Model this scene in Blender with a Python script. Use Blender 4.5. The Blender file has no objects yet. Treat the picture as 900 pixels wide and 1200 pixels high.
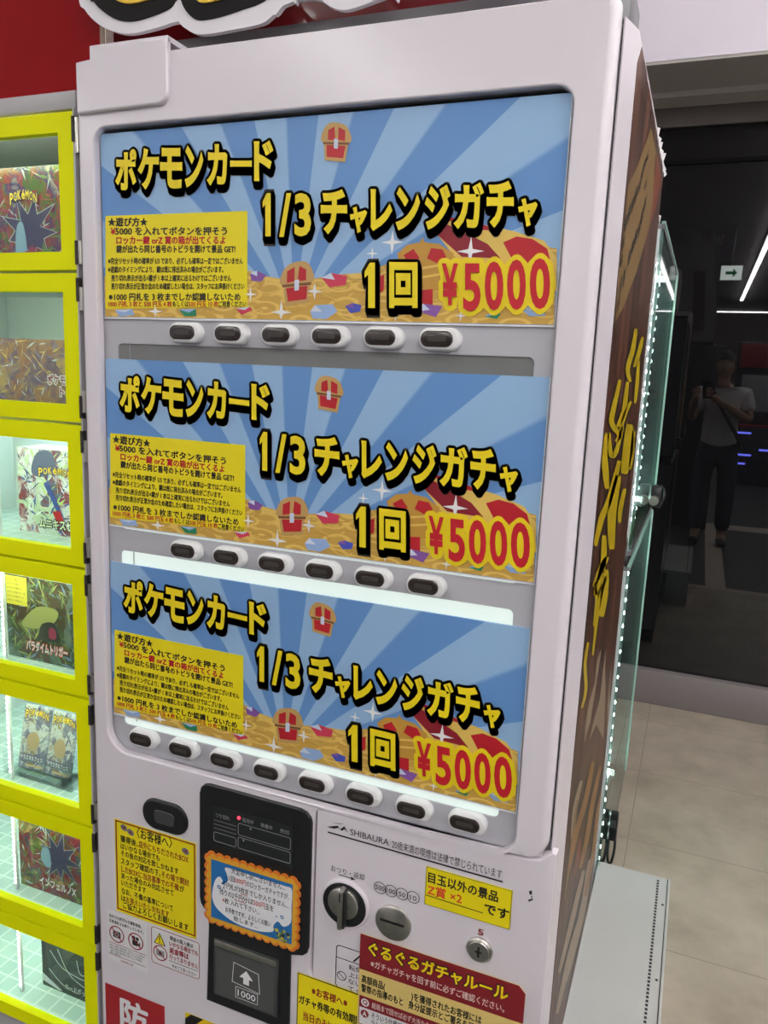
import bpy, bmesh, math, random
import numpy as np
from mathutils import Vector, Matrix
random.seed(7)
SC = bpy.context.scene
COL = SC.collection

# ------------------------------------------------------------------ camera
F_PX = 913.6133
CAM = Vector((0.8782, -0.9954, 1.3715))
def _rot(a, b, c):
    return (Matrix.Rotation(a, 3, 'Z') @ Matrix.Rotation(b, 3, 'X') @ Matrix.Rotation(c, 3, 'Z'))
CR = _rot(0.3779, 1.3896, 0.0421)
cd = bpy.data.cameras.new('camera')
cam = bpy.data.objects.new('camera', cd); COL.objects.link(cam)
M4 = CR.to_4x4(); M4.translation = CAM
cam.matrix_world = M4
cd.sensor_fit = 'HORIZONTAL'; cd.sensor_width = 36.0
cd.lens = F_PX * 36.0 / 900.0
cd.clip_start = 0.02
SC.camera = cam

# ------------------------------------------------------------------ world, exposure
w = bpy.data.worlds.new('night'); SC.world = w; w.use_nodes = True
w.node_tree.nodes['Background'].inputs[0].default_value = (0.02, 0.022, 0.03, 1)
w.node_tree.nodes['Background'].inputs[1].default_value = 0.3
SC.view_settings.view_transform = 'Standard'
SC.view_settings.look = 'None'
SC.view_settings.gamma = 1.0
SC.view_settings.use_curve_mapping = False
SC.view_settings.exposure = 0.0
LAMP = 51.0          # ceiling light strips
LED = 22.0           # LED dots and added fill bars in the cases
GLOW = 0.74          # the one lit display row

def on(u, v, axis=1, val=0.0):
    """point of the photograph on a wall of the place: axis 1 = a plane y, 0 = a plane x, 2 = a level z"""
    d = CR @ Vector(((u - 450) / F_PX, (600 - v) / F_PX, -1.0))
    t = (val - CAM[axis]) / d[axis]
    return CAM + d * t

# ------------------------------------------------------------------ materials
def srgb(r, g, b):
    f = lambda c: (c / 255 / 12.92) if c / 255 <= 0.04045 else ((c / 255 + 0.055) / 1.055) ** 2.4
    return (f(r), f(g), f(b), 1)
_m = {}
def mat(name, col, rough=0.5, metal=0.0, emit=0.0, coat=0.0, spec=0.5, noise=None, bump=None):
    if name in _m: return _m[name]
    m = bpy.data.materials.new(name); m.use_nodes = True
    nt = m.node_tree; b = nt.nodes['Principled BSDF']
    b.inputs['Base Color'].default_value = col
    b.inputs['Roughness'].default_value = rough
    b.inputs['Metallic'].default_value = metal
    b.inputs['Coat Weight'].default_value = coat
    b.inputs['Coat Roughness'].default_value = 0.065
    b.inputs['Specular IOR Level'].default_value = spec
    if emit:
        b.inputs['Emission Color'].default_value = col
        b.inputs['Emission Strength'].default_value = emit
    if noise:
        sc_, amt = noise
        tc = nt.nodes.new('ShaderNodeTexCoord'); n = nt.nodes.new('ShaderNodeTexNoise')
        n.inputs['Scale'].default_value = sc_; n.inputs['Detail'].default_value = 6
        nt.links.new(tc.outputs['Object'], n.inputs['Vector'])
        r = nt.nodes.new('ShaderNodeMix'); r.data_type = 'RGBA'
        r.inputs[6].default_value = [c * (1 - amt) for c in col[:3]] + [1]
        r.inputs[7].default_value = [min(1, c * (1 + amt)) for c in col[:3]] + [1]
        nt.links.new(n.outputs['Fac'], r.inputs[0]); nt.links.new(r.outputs[2], b.inputs['Base Color'])
    if bump:
        sc_, st = bump
        tc = nt.nodes.new('ShaderNodeTexCoord'); n = nt.nodes.new('ShaderNodeTexNoise')
        n.inputs['Scale'].default_value = sc_; n.inputs['Detail'].default_value = 3
        bp = nt.nodes.new('ShaderNodeBump'); bp.inputs['Strength'].default_value = st; bp.inputs['Distance'].default_value = 0.002
        nt.links.new(tc.outputs['Object'], n.inputs['Vector']); nt.links.new(n.outputs['Fac'], bp.inputs['Height'])
        nt.links.new(bp.outputs['Normal'], b.inputs['Normal'])
    _m[name] = m
    return m
def pane_mat(name, tint, ior=1.5, extra=0.0):
    if name in _m: return _m[name]
    m = bpy.data.materials.new(name); m.use_nodes = True; nt = m.node_tree
    for n in list(nt.nodes): nt.nodes.remove(n)
    out = nt.nodes.new('ShaderNodeOutputMaterial'); mx = nt.nodes.new('ShaderNodeMixShader')
    lw = nt.nodes.new('ShaderNodeLayerWeight'); lw.inputs[0].default_value = .5
    pw = nt.nodes.new('ShaderNodeMath'); pw.operation = 'POWER'; pw.inputs[1].default_value = 5
    fr = nt.nodes.new('ShaderNodeMapRange'); fr.inputs['To Min'].default_value = ((ior - 1) / (ior + 1)) ** 2; fr.inputs['To Max'].default_value = 1
    nt.links.new(lw.outputs['Facing'], pw.inputs[0]); nt.links.new(pw.outputs[0], fr.inputs['Value'])
    tr = nt.nodes.new('ShaderNodeBsdfTransparent'); tr.inputs[0].default_value = tint
    gl = nt.nodes.new('ShaderNodeBsdfGlossy'); gl.inputs['Roughness'].default_value = 0.02
    nt.links.new(fr.outputs[0], mx.inputs[0]); nt.links.new(tr.outputs[0], mx.inputs[1]); nt.links.new(gl.outputs[0], mx.inputs[2])
    nt.links.new(mx.outputs[0], out.inputs[0])
    _m[name] = m
    return m
WHITE = mat('white_paint', (0.775, 0.725, 0.775, 1), 0.34, coat=0.45, bump=(420, 0.06))
WHITE.node_tree.nodes['Principled BSDF'].inputs['Coat Roughness'].default_value = 0.17
PLASTIC = mat('pale_grey_plastic', (0.49, 0.49, 0.53, 1), 0.38)
BTNW = mat('white_plastic', (0.80, 0.80, 0.80, 1), 0.3)
BTND = mat('smoked_lens', (0.028, 0.02, 0.018, 1), 0.22, coat=0.5)
BLACKP = mat('black_plastic', (0.012, 0.013, 0.015, 1), 0.35)
BLACKG = mat('dark_glass', (0.02, 0.023, 0.024, 1), 0.12)
DGREY = mat('dark_grey_plastic', (0.055, 0.06, 0.06, 1), 0.3)
GREYM = mat('grey_metal', (0.22, 0.22, 0.23, 1), 0.4, 0.3)
STEEL = mat('brushed_steel', (0.62, 0.61, 0.56, 1), 0.32, 1.0, noise=(90, 0.2))
DARKM = mat('dark_metal', (0.05, 0.05, 0.05, 1), 0.4, 0.6)
INK = mat('black_ink', (0.012, 0.011, 0.01, 1), 0.5)
INKB = mat('brown_black_ink', (0.022, 0.014, 0.01, 1), 0.5)
YEL = mat('yellow_ink', srgb(238, 214, 20), 0.5)
YELN = mat('yellow_paper', srgb(240, 222, 16), 0.5)
RED = mat('red_ink', srgb(196, 24, 40), 0.5)
ORANGERED = mat('orange_red_ink', srgb(226, 70, 40), 0.5)
BROWNRED = mat('brown_red_ink', srgb(150, 44, 30), 0.5)
MAROON = mat('maroon_ink', srgb(135, 30, 38), 0.5)
TAN = mat('tan_paper', srgb(226, 200, 120), 0.55)
PAPER = mat('white_paper', (0.78, 0.77, 0.78, 1), 0.5)
LIME = mat('neon_yellow_tape', srgb(236, 240, 0), 0.55, spec=.12, bump=(60, 0.05))
WHITEINK = mat('white_ink', (0.82, 0.82, 0.84, 1), 0.5)
GREYINK = mat('grey_ink', (0.30, 0.31, 0.32, 1), 0.5)

# ------------------------------------------------------------------ mesh builder
def soften(o, ang=32):
    for p in o.data.polygons: p.use_smooth = True
    o.data.set_sharp_from_angle(angle=math.radians(ang))
    md = o.modifiers.new('weighted', 'WEIGHTED_NORMAL'); md.keep_sharp = True; md.weight = 100
class MB:
    def __init__(s): s.v = []; s.f = []; s.mi = []; s.mats = []; s.smooth = []
    def m(s, mt):
        if mt not in s.mats: s.mats.append(mt)
        return s.mats.index(mt)
    def add(s, verts, faces, mt, smooth=False):
        o = len(s.v); k = s.m(mt)
        s.v += [tuple(p) for p in verts]
        for f in faces:
            s.f.append([i + o for i in f]); s.mi.append(k); s.smooth.append(smooth)
        return s
    def box(s, x0, x1, y0, y1, z0, z1, mt, bev=0.0, seg=2):
        if bev <= 0:
            v = [(x, y, z) for x in (x0, x1) for y in (y0, y1) for z in (z0, z1)]
            f = [(0, 1, 3, 2), (4, 6, 7, 5), (0, 4, 5, 1), (2, 3, 7, 6), (0, 2, 6, 4), (1, 5, 7, 3)]
            return s.add(v, f, mt)
        b = bmesh.new(); bmesh.ops.create_cube(b, size=1)
        for p in b.verts:
            p.co = Vector(((x0 + x1) / 2 + p.co.x * (x1 - x0), (y0 + y1) / 2 + p.co.y * (y1 - y0), (z0 + z1) / 2 + p.co.z * (z1 - z0)))
        bmesh.ops.bevel(b, geom=list(b.edges), offset=bev, segments=seg, profile=0.5, affect='EDGES')
        b.verts.index_update()
        s.add([p.co[:] for p in b.verts], [[q.index for q in f.verts] for f in b.faces], mt, True)
        b.free(); return s
    def plate(s, loop, y0, y1, mt, holes=(), rfun=None, depth=0.0, seg=4):
        """solid outline (x,z) from front y0 to back y1, holes cut through, front edge rounded over"""
        loops = [list(loop)] + [list(h) for h in holes]
        rings = []
        for li, L in enumerate(loops):
            n = len(L); P = [Vector((p[0], p[1])) for p in L]
            area = sum(P[i].x * P[(i + 1) % n].y - P[(i + 1) % n].x * P[i].y for i in range(n))
            sg = 1 if area > 0 else -1
            N = []
            for i in range(n):
                a = (P[i] - P[i - 1]); c = (P[(i + 1) % n] - P[i])
                if a.length < 1e-9: a = c
                if c.length < 1e-9: c = a
                a = a.normalized(); c = c.normalized()
                na = Vector((a.y, -a.x)) * sg; nc = Vector((c.y, -c.x)) * sg
                k = na + nc
                k = k / max(0.35, (1 + na.dot(nc))) if k.length > 1e-6 else na
                N.append(k)
            out = 1 if li == 0 else -1
            rr = []
            if depth > 0:
                for j in range(seg + 1):
                    a = math.pi / 2 * j / seg
                    ring = []
                    for p, nn in zip(P, N):
                        r = (rfun(p.x, p.y, nn.x * out, nn.y * out) if rfun else depth) if li == 0 else depth * 0.5
                        q = p - nn * out * r * (1 - math.sin(a)) if li == 0 else p - nn * out * .003 * (1 - math.sin(a))
                        ring.append((q.x, y0 + (depth if li == 0 else .003) * (1 - math.cos(a)), q.y))
                    rr.append(ring)
            else:
                rr.append([(p.x, y0, p.y) for p in P])
            rr.append([(p.x, y1, p.y) for p in P])
            rings.append(rr)
        b = bmesh.new()
        allr = []
        for rr in rings:
            allr.append([[b.verts.new(q) for q in ring] for ring in rr])
        for cap in (0, -1):
            es = []
            for rr in allr:
                L = rr[cap]; n = len(L)
                for i in range(n):
                    try: es.append(b.edges.new((L[i], L[(i + 1) % n])))
                    except ValueError: pass
            if holes: bmesh.ops.triangle_fill(b, use_beauty=True, use_dissolve=False, edges=es)
            else:
                try: b.faces.new(allr[0][cap])
                except ValueError: pass
        sm = set()
        for rr in allr:
            for A, B in zip(rr[:-1], rr[1:]):
                n = len(A)
                for i in range(n):
                    try:
                        f = b.faces.new((A[i], A[(i + 1) % n], B[(i + 1) % n], B[i])); sm.add(f)
                    except ValueError: pass
        bmesh.ops.recalc_face_normals(b, faces=b.faces)
        b.verts.index_update()
        o = len(s.v); k = s.m(mt)
        s.v += [p.co[:] for p in b.verts]
        for f in b.faces:
            s.f.append([q.index + o for q in f.verts]); s.mi.append(k); s.smooth.append(False)
        b.free(); return s
    def poly(s, pts, mt):
        return s.add(pts, [list(range(len(pts)))], mt)
    def flat(s, loop, y, mt):
        return s.poly([(p[0], y, p[1]) for p in loop], mt)
    def rect(s, x0, x1, z0, z1, y, mt): return s.flat([(x0, z0), (x1, z0), (x1, z1), (x0, z1)], y, mt)
    def line(s, pts, wd, y, mt, closed=False):
        P = [Vector(p) for p in pts]; n = len(P)
        L = []; R = []
        for i in range(n):
            a = P[i] - P[i - 1] if (i > 0 or closed) else P[1] - P[0]
            c = P[(i + 1) % n] - P[i] if (i < n - 1 or closed) else P[-1] - P[-2]
            t = (a.normalized() + c.normalized()); t = t.normalized() if t.length > 1e-6 else a.normalized()
            nn = Vector((-t.y, t.x)) * wd / 2
            L.append(P[i] + nn); R.append(P[i] - nn)
        v = [(p.x, y, p.y) for p in L] + [(p.x, y, p.y) for p in R]
        f = [(i, (i + 1) % n, n + (i + 1) % n, n + i) for i in range(n if closed else n - 1)]
        return s.add(v, f, mt)
    def lathe(s, prof, c, mt, axis='y', n=32, smooth=True):
        """prof: (radius, distance along axis)"""
        v = []
        for r, h in prof:
            for i in range(n):
                a = 2 * math.pi * i / n; p, q = r * math.cos(a), r * math.sin(a)
                v.append({'y': (c[0] + p, c[1] + h, c[2] + q), 'z': (c[0] + p, c[1] + q, c[2] + h), 'x': (c[0] + h, c[1] + p, c[2] + q)}[axis])
        f = []
        for k in range(len(prof) - 1):
            for i in range(n):
                j = (i + 1) % n; f.append((k * n + i, k * n + j, (k + 1) * n + j, (k + 1) * n + i))
        f.append(list(range(n))); f.append(list(range((len(prof) - 1) * n, len(prof) * n))[::-1])
        return s.add(v, f, mt, smooth)
    def tube(s, path, r, mt, n=8):
        P = [Vector(p) for p in path]; v = []; f = []
        for i, p in enumerate(P):
            t = (P[min(i + 1, len(P) - 1)] - P[max(i - 1, 0)]).normalized()
            u = t.cross(Vector((0, 0, 1)) if abs(t.z) < 0.9 else Vector((1, 0, 0))).normalized(); q = t.cross(u)
            rr = r[i] if isinstance(r, (list, tuple)) else r
            for k in range(n):
                a = 2 * math.pi * k / n; v.append(p + u * math.cos(a) * rr + q * math.sin(a) * rr)
        for i in range(len(P) - 1):
            for k in range(n):
                j = (k + 1) % n; f.append((i * n + k, i * n + j, (i + 1) * n + j, (i + 1) * n + k))
        f.append(list(range(n))[::-1]); f.append(list(range((len(P) - 1) * n, len(P) * n)))
        return s.add(v, f, mt, True)
    def build(s, name, parent=None, loc=None, smooth_angle=40):
        me = bpy.data.meshes.new(name)
        me.from_pydata(s.v, [], s.f)
        for mt in s.mats: me.materials.append(mt)
        me.polygons.foreach_set('material_index', s.mi)
        me.polygons.foreach_set('use_smooth', [bool(x) for x in s.smooth])
        me.update()
        o = bpy.data.objects.new(name, me); COL.objects.link(o)
        if any(s.smooth):
            try: me.set_sharp_from_angle(angle=math.radians(smooth_angle))
            except Exception: pass
        if parent is not None: o.parent = parent
        if loc is not None: o.location = loc
        return o

def rrect(x0, x1, z0, z1, r, n=6):
    rs = r if isinstance(r, (list, tuple)) else [r] * 4   # bl, br, tr, tl
    out = []
    for (cx, cz, a0, rr) in ((x0, z0, 180, rs[0]), (x1, z0, 270, rs[1]), (x1, z1, 0, rs[2]), (x0, z1, 90, rs[3])):
        ccx = cx + (rr if cx == x0 else -rr); ccz = cz + (rr if cz == z0 else -rr)
        for i in range(n + 1):
            a = math.radians(a0 + 90 * i / n); out.append((ccx + rr * math.cos(a), ccz + rr * math.sin(a)))
    return out
def circle(cx, cz, r, n=24, rz=None): return [(cx + r * math.cos(2 * math.pi * i / n), cz + (rz or r) * math.sin(2 * math.pi * i / n)) for i in range(n)]
def smooth_loop(pts, k=5, closed=True):
    P = [Vector(p) for p in pts]; n = len(P); out = []
    for i in range(n if closed else n - 1):
        g = lambda j: P[j % n] if closed else P[max(0, min(n - 1, j))]
        p0, p1, p2, p3 = g(i - 1), g(i), g(i + 1), g(i + 2)
        for j in range(k):
            t = j / k
            out.append(tuple(0.5 * ((2 * p1) + (-p0 + p2) * t + (2 * p0 - 5 * p1 + 4 * p2 - p3) * t * t + (-p0 + 3 * p1 - 3 * p2 + p3) * t ** 3)))
    if not closed: out.append(tuple(P[-1]))
    return out

# ------------------------------------------------------------------ lettering
_fc = bpy.data.curves.new('lettering', 'FONT'); _fo = bpy.data.objects.new('lettering', _fc)
_cache = {}
def glyphs(txt, off=0.0, res=3):
    key = (txt, off, res)
    if key not in _cache:
        if _fo.name not in COL.objects: COL.objects.link(_fo)
        _fc.body = txt; _fc.offset = off; _fc.resolution_u = res; _fc.fill_mode = 'FRONT'
        bpy.context.view_layer.update()
        dg = bpy.context.evaluated_depsgraph_get()
        me = bpy.data.meshes.new_from_object(_fo.evaluated_get(dg))
        vs = [(p.co.x, p.co.y) for p in me.vertices]; fs = [list(p.vertices) for p in me.polygons]
        bpy.data.meshes.remove(me)
        _cache[key] = (vs, fs)
    return _cache[key]
def bbox(vs):
    xs = [p[0] for p in vs]; ys = [p[1] for p in vs]
    return min(xs), max(xs), min(ys), max(ys)
def text(mb, txt, place, mt, off=0.0, ref=None, res=3, em=False):
    """place(a,b) -> point; a,b run 0..1 over the lettering's own box (ref: the offset whose box counts)"""
    vs, fs = glyphs(txt, off, res)
    if not vs: return
    x0, x1, y0, y1 = bbox(glyphs(txt, off if ref is None else ref, res)[0])
    if em: y0, y1 = -0.10, 0.86
    mb.add([place((p[0] - x0) / max(1e-6, x1 - x0), (p[1] - y0) / max(1e-6, y1 - y0)) for p in vs], fs, mt)
def shifts(off):
    return ((0, 0),) if off <= 0 else ((-off, 0), (off, 0), (0, off), (0, -off)) if off < .028 else tuple((off * math.cos(k * .785), off * math.sin(k * .785)) for k in range(8)) + ((0, 0),)
def trect(mb, txt, x0, x1, z0, z1, y, mt, off=0.0, em=True, res=2):
    h = z1 - z0
    for k, (sx, sz) in enumerate(shifts(off)):
        text(mb, txt, lambda a, b: (x0 + a * (x1 - x0) + sx * h, y - k * .00003, z0 + b * h + sz * h), mt, 0.0, None, res, em)
def chars(t): return sum(0.58 if ord(c) < 256 else 1.0 for c in t)
def tsegs(mb, segs, x0, x1, z0, z1, y, off=0.0):
    n = sum(chars(t) for t, _ in segs); x = x0
    for t, mt in segs:
        w_ = (x1 - x0) * chars(t) / n
        trect(mb, t, x + w_ * 0.01, x + w_ * 0.985, z0, z1, y, mt, off); x += w_

# ------------------------------------------------------------------ objects
def thing(name, label, cat, loc=(0, 0, 0), group=None):
    o = bpy.data.objects.new(name, None); COL.objects.link(o); o.location = loc; o.empty_display_size = 0.05
    return tag(o, label, cat, group)
def tag(o, label, cat, group=None):
    o['label'] = label; o['category'] = cat
    if group: o['group'] = group
    return o
def struct(o): o['kind'] = 'structure'; return o
def copy_tree(o, parent=None):
    c = o.copy(); COL.objects.link(c)
    if parent is not None:
        c.parent = parent
    for ch in list(o.children): copy_tree(ch, c)
    return c

# ================================================================== THE ROOM
FLOORM = mat('floor_tile', (0.36, 0.31, 0.25, 1), 0.42)
def make_floor_mat():
    nt = FLOORM.node_tree; b = nt.nodes['Principled BSDF']
    tc = nt.nodes.new('ShaderNodeTexCoord'); mp = nt.nodes.new('ShaderNodeMapping')
    mp.inputs['Location'].default_value = (-0.81, -0.85, 0)
    br = nt.nodes.new('ShaderNodeTexBrick'); br.offset = 0; br.squash = 1
    br.inputs['Scale'].default_value = 1.0; br.inputs['Brick Width'].default_value = 0.45; br.inputs['Row Height'].default_value = 0.45
    br.inputs['Mortar Size'].default_value = 0.0018; br.inputs['Mortar Smooth'].default_value = 0.4
    n = nt.nodes.new('ShaderNodeTexNoise'); n.inputs['Scale'].default_value = 5; n.inputs['Detail'].default_value = 7; n.inputs['Roughness'].default_value = 0.6
    rp = nt.nodes.new('ShaderNodeValToRGB'); rp.color_ramp.elements[0].position = .3; rp.color_ramp.elements[1].position = .72
    rp.color_ramp.elements[0].color = (0.34, 0.29, 0.225, 1); rp.color_ramp.elements[1].color = (0.54, 0.475, 0.385, 1)
    nt.links.new(tc.outputs['Object'], mp.inputs[0]); nt.links.new(mp.outputs[0], br.inputs[0]); nt.links.new(tc.outputs['Object'], n.inputs[0])
    nt.links.new(n.outputs['Fac'], rp.inputs[0])
    nt.links.new(rp.outputs[0], br.inputs['Color1']); nt.links.new(rp.outputs[0], br.inputs['Color2'])
    br.inputs['Mortar'].default_value = (0.29, 0.24, 0.19, 1)
    nt.links.new(br.outputs[0], b.inputs['Base Color'])
make_floor_mat()
CARPET = mat('dark_floor_tile', (0.055, 0.06, 0.05, 1), 0.6, noise=(30, 0.2))
BAND = mat('beige_floor_band', (0.62, 0.54, 0.45, 1), 0.5, noise=(12, 0.1))
CEILM = mat('ceiling_paint', (0.42, 0.40, 0.42, 1), 0.8)
WALLW = mat('white_wall_paint', (0.74, 0.685, 0.77, 1), 0.7)
SOFFIT = mat('shaded_soffit', (0.42, 0.395, 0.37, 1), 0.6)  # grey base colour carries the shade of the downward face
HEAD = mat('brown_window_head', (0.085, 0.07, 0.06, 1), 0.45)
KICK = mat('mauve_grey_metal', (0.23, 0.205, 0.205, 1), 0.4, 0.2)
NIGHT = mat('black_exterior', (0.004, 0.004, 0.005, 1), 0.9)
GLASSW = mat('dark_window_glass', (0.006, 0.006, 0.007, 1), 0.012, spec=0.6)
X0, X1, Y0, YW, ZC = -5.5, 5.5, -14.0, 2.43, 2.95

b = MB(); b.box(X0, X1, Y0, YW + .1, -0.1, 0, FLOORM); struct(b.build('floor'))
b = MB()
b.add([(X0, Y0, .001), (X1, Y0, .001), (X1, .22, .001), (X0, .22, .001)], [(0, 1, 2, 3)], CARPET); struct(b.build('floor_inlay'))
b = MB()   # beige bands let into the dark floor
b.add([(1.03, .22, .0016), (1.16, .22, .0016), (1.16, -2.3, .0016), (1.03, -2.3, .0016)], [(0, 1, 2, 3)], BAND)
b.add([(X0, .19, .002), (X1, .19, .002), (X1, .26, .002), (X0, .26, .002)], [(0, 1, 2, 3)], BAND)
band = [(X0, -2.3), (1.45, -2.3)] + [(1.45 + .55 * math.sin(a), -2.85 + .55 * math.cos(a)) for a in [math.pi / 2 * i / 8 for i in range(1, 9)]] + [(2.0, -6)]
bl = []; 
for i, p in enumerate(band):
    q0 = Vector(band[max(0, i - 1)]); q1 = Vector(band[min(len(band) - 1, i + 1)]); t = (q1 - q0).normalized(); nn = Vector((-t.y, t.x)) * .14
    bl.append((Vector(p) + nn, Vector(p) - nn))
vv = [(l.x, l.y, .0024) for l, r in bl] + [(r.x, r.y, .0024) for l, r in bl]; nb = len(bl)
b.add(vv, [(i, i + 1, nb + i + 1, nb + i) for i in range(nb - 1)], BAND)
struct(b.build('floor_band'))
b = MB(); b.box(X0, X1, Y0, YW + .1, ZC, ZC + .1, CEILM); struct(b.build('ceiling'))
b = MB(); b.box(X0 - .1, X0, Y0, YW, 0, ZC, WALLW); struct(b.build('wall_left'))
b = MB(); b.box(X1, X1 + .1, Y0, YW, 0, ZC, WALLW); struct(b.build('wall_right'))
WALLD = mat('dark_far_wall', (0.10, 0.085, 0.085, 1), 0.8)
b = MB(); b.box(X0, X1, Y0 - .1, Y0, 0, ZC, WALLD); struct(b.build('wall_front'))
b = MB(); b.box(X0, X1, 2.0, YW + .1, 2.435, ZC, WALLW)
o = b.build('trim_1'); struct(o)           # white bulkhead above the window
b = MB(); b.box(X0, X1, 2.003, 2.28, 2.425, 2.4355, SOFFIT); b.box(X0, X1, 2.28, YW, 2.405, 2.4355, SOFFIT); struct(b.build('trim_2'))
# window: glass wall with kick rail, brown head and a slim transom
wn = bpy.data.objects.new('window_1', None); COL.objects.link(wn); struct(wn)
b = MB(); b.box(X0, X1, YW - .012, YW, .15, 2.36, GLASSW); b.build('window_pane', wn)
b = MB()
b.box(X0, X1, YW - .05, YW + .1, 0, .15, KICK, .004)
b.build('kick_rail', wn)
b = MB(); b.box(X0, X1, YW - .03, YW + .1, 2.335, 2.41, HEAD); b.build('window_head', wn)
b = MB(); b.box(X0, X1, YW - .022, YW, 2.20, 2.215, mat('dark_transom', (0.006, .006, .006, 1), .8, spec=.1)); b.build('transom', wn)
b = MB(); b.box(X0, X1, YW + .0, YW + .06, .15, 2.36, NIGHT); b.build('night_backing', wn)  # black sheet added behind the pane, stands for the night outside

# ceiling light strips (one is mirrored in the window glass)
LITE = mat('lit_tube', (1.0, 0.975, 0.95, 1), 0.5, emit=LAMP)
HOUS = mat('light_housing', (0.6, 0.6, 0.6, 1), 0.5)
LITEW = mat('fill_tube', (1.0, 0.975, 0.95, 1), 0.5, emit=LAMP * .15)
def ceiling_light(p0, p1, label, tube=None):
    t = thing('ceiling_light', label, 'ceiling light', ((p0[0] + p1[0]) / 2, (p0[1] + p1[1]) / 2, ZC), 'linear ceiling lights')
    dx, dy = abs(p1[0] - p0[0]) / 2 + .03, abs(p1[1] - p0[1]) / 2 + .03
    b = MB(); b.box(-dx, dx, -dy, dy, -.035, 0, HOUS); b.build('housing', t)
    b = MB(); b.box(-dx + .004, dx - .004, -dy + .004, dy - .004, -.05, -.035, tube or LITE, .008); b.build('diffuser', t)
ceiling_light((1.36, -10.6), (1.36, 1.4), 'long white light strip mirrored as a slanting line in the dark window')
ceiling_light((2.75, -10.6), (2.75, 1.3), 'added long white ceiling light strip, out of view next to the mirrored one')  # added strip outside the view, brightens the window side
ceiling_light((-.2, 1.62), (4.2, 1.62), 'added white fill light strip, out of view along the window wall', LITEW)  # unseen fill strip added to light bulkhead, floor and platform
ceiling_light((-0.95, -10.6), (-0.95, -0.9), 'long white ceiling light strip above the yellow lockers')
ceiling_light((-3.3, -10.6), (-3.3, 1.2), 'long white ceiling light strip along the left side of the shop')
ceiling_light((3.7, -10.6), (3.7, 1.2), 'long white ceiling light strip along the right side of the shop')
ceiling_light((0.5, -13.2), (5.0, -13.2), 'white light strip crossing the far end, a level line in the window')

# ================================================================== BASE PLATFORM
PLATM = mat('white_steel_sheet', (0.52, 0.535, 0.52, 1), 0.4, noise=(9, 0.06))
b = MB()
b.box(.7632, .916, -.02, .80, 0, .214, PLATM)
b.box(.7632, .921, -.022, .802, .214, .219, PLATM)
b.box(.9225, .928, -.022, .802, .17, .221, PLATM, .0015)
base = thing('base_platform', 'low white steel platform on the floor beside the vending machine', 'platform', (0, 0, 0))
b.build('deck', base)
b = MB()
for i in range(76):
    y = -.005 + i * .0105
    b.box(.8985, .9035, y, y + .0060, .2188, .2194, BLACKP)
b.box(.9208, .9228, -.02, .80, .2185, .2192, DARKM)
for y in (.70, .46, .2): b.lathe([(.0028, 0), (.0028, .0008)], (.915, y, .2188), DARKM, 'z', 10)
b.build('perforation', base)

# ================================================================== VENDING MACHINE
vm = thing('vending_machine', 'tall white vending machine covered with posters and notice stickers', 'vending machine', (0, 0, 0))
VZ = 0.0
def vbuild(mb, name, parent=None, dy=0.0):
    """a part given in room coordinates"""
    if parent is None:
        return mb.build(name, vm, (0, dy, VZ))
    return mb.build(name, parent)
# cabinet behind the door
b = MB()
b.box(-.036, .762, .062, .685, .06, 1.786, WHITE, .004)
for x in (0, .70):
    for y in (.10, .64): b.lathe([(.026, 0), (.026, .012), (.012, .014), (.012, .064)], (x + .013, y, 0), DARKM, 'z', 16)
b.box(-.030, .752, .040, .14, 1.784, 1.834, GREYM, .004)
vbuild(b, 'cabinet')
# base door with the chamfered white flange on the right
b = MB()
b.plate([(-.036, .08), (.740, .08), (.740, 1.782), (-.036, 1.782)], .001, .062, WHITE, [rrect(-.009, .709, .706, 1.712, .03)])
prof = [(.735, .062), (.735, .020), (.7500, .020), (.7500, .003), (.7520, .001), (.7615, .058), (.762, .062)]
z0, z1 = .08, 1.782
v = [(p[0], p[1], z0) for p in prof] + [(p[0], p[1], z1 - (0.006 if p[1] < .05 else 0)) for p in prof]; n = len(prof)
b.add(v, [(i, (i + 1) % n, n + (i + 1) % n, n + i) for i in range(n)] + [list(range(n))[::-1], list(range(n, 2 * n))], WHITE)
vbuild(b, 'door_panel')
# raised outer moulding with the display opening
outer = [(-.036, .085), (.754, .085), (.760, .091), (.760, .405), (.414, .405)]
outer += [(.414 - .020 * math.sin(a), .425 - .020 * math.cos(a)) for a in [math.pi / 2 * i / 6 for i in range(1, 7)]]
outer += [(.394, .688)]
outer += [(.394 + .018 * (1 - math.cos(a)), .688 + .018 * math.sin(a)) for a in [math.pi / 2 * i / 6 for i in range(1, 7)]]
outer += [(.715 + .033 * math.sin(a), .749 - .033 * math.cos(a)) for a in [math.pi / 2 * i / 8 for i in range(0, 9)]]
outer += [(.748 - .016 * (1 - math.cos(a)), 1.784 + .016 * math.sin(a)) for a in [math.pi / 2 * i / 6 for i in range(0, 7)]]
outer += [(-.030, 1.800), (-.036, 1.794)]
hole = rrect(-.003, .703, .711, 1.706, (.042, .035, .022, .022), 8)
def rf(x, z, nx, nz):
    if nx > .6 and x > .70 and z > .70: return .013
    if nx < -.6 and x < 0: return .010
    if nx > .6 and x > .70 and z < .42: return .02
    return .004
b = MB(); b.plate(outer, -.012, .0015, WHITE, [hole], rf, .0135, 5)
o = vbuild(b, 'door_moulding')
soften(o)
b = MB(); b.plate([(.3965, .4070), (.760, .4070), (.760, .730), (.7535, .7305), (.7475, .7270), (.738, .7175), (.722, .7135), (.3965, .7035)], -.009, .010, WHITE, (), lambda x, z, nx, nz: .02 if nx > .8 else .0015, .006, 4)
o = vbuild(b, 'coin_panel')
soften(o)
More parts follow.
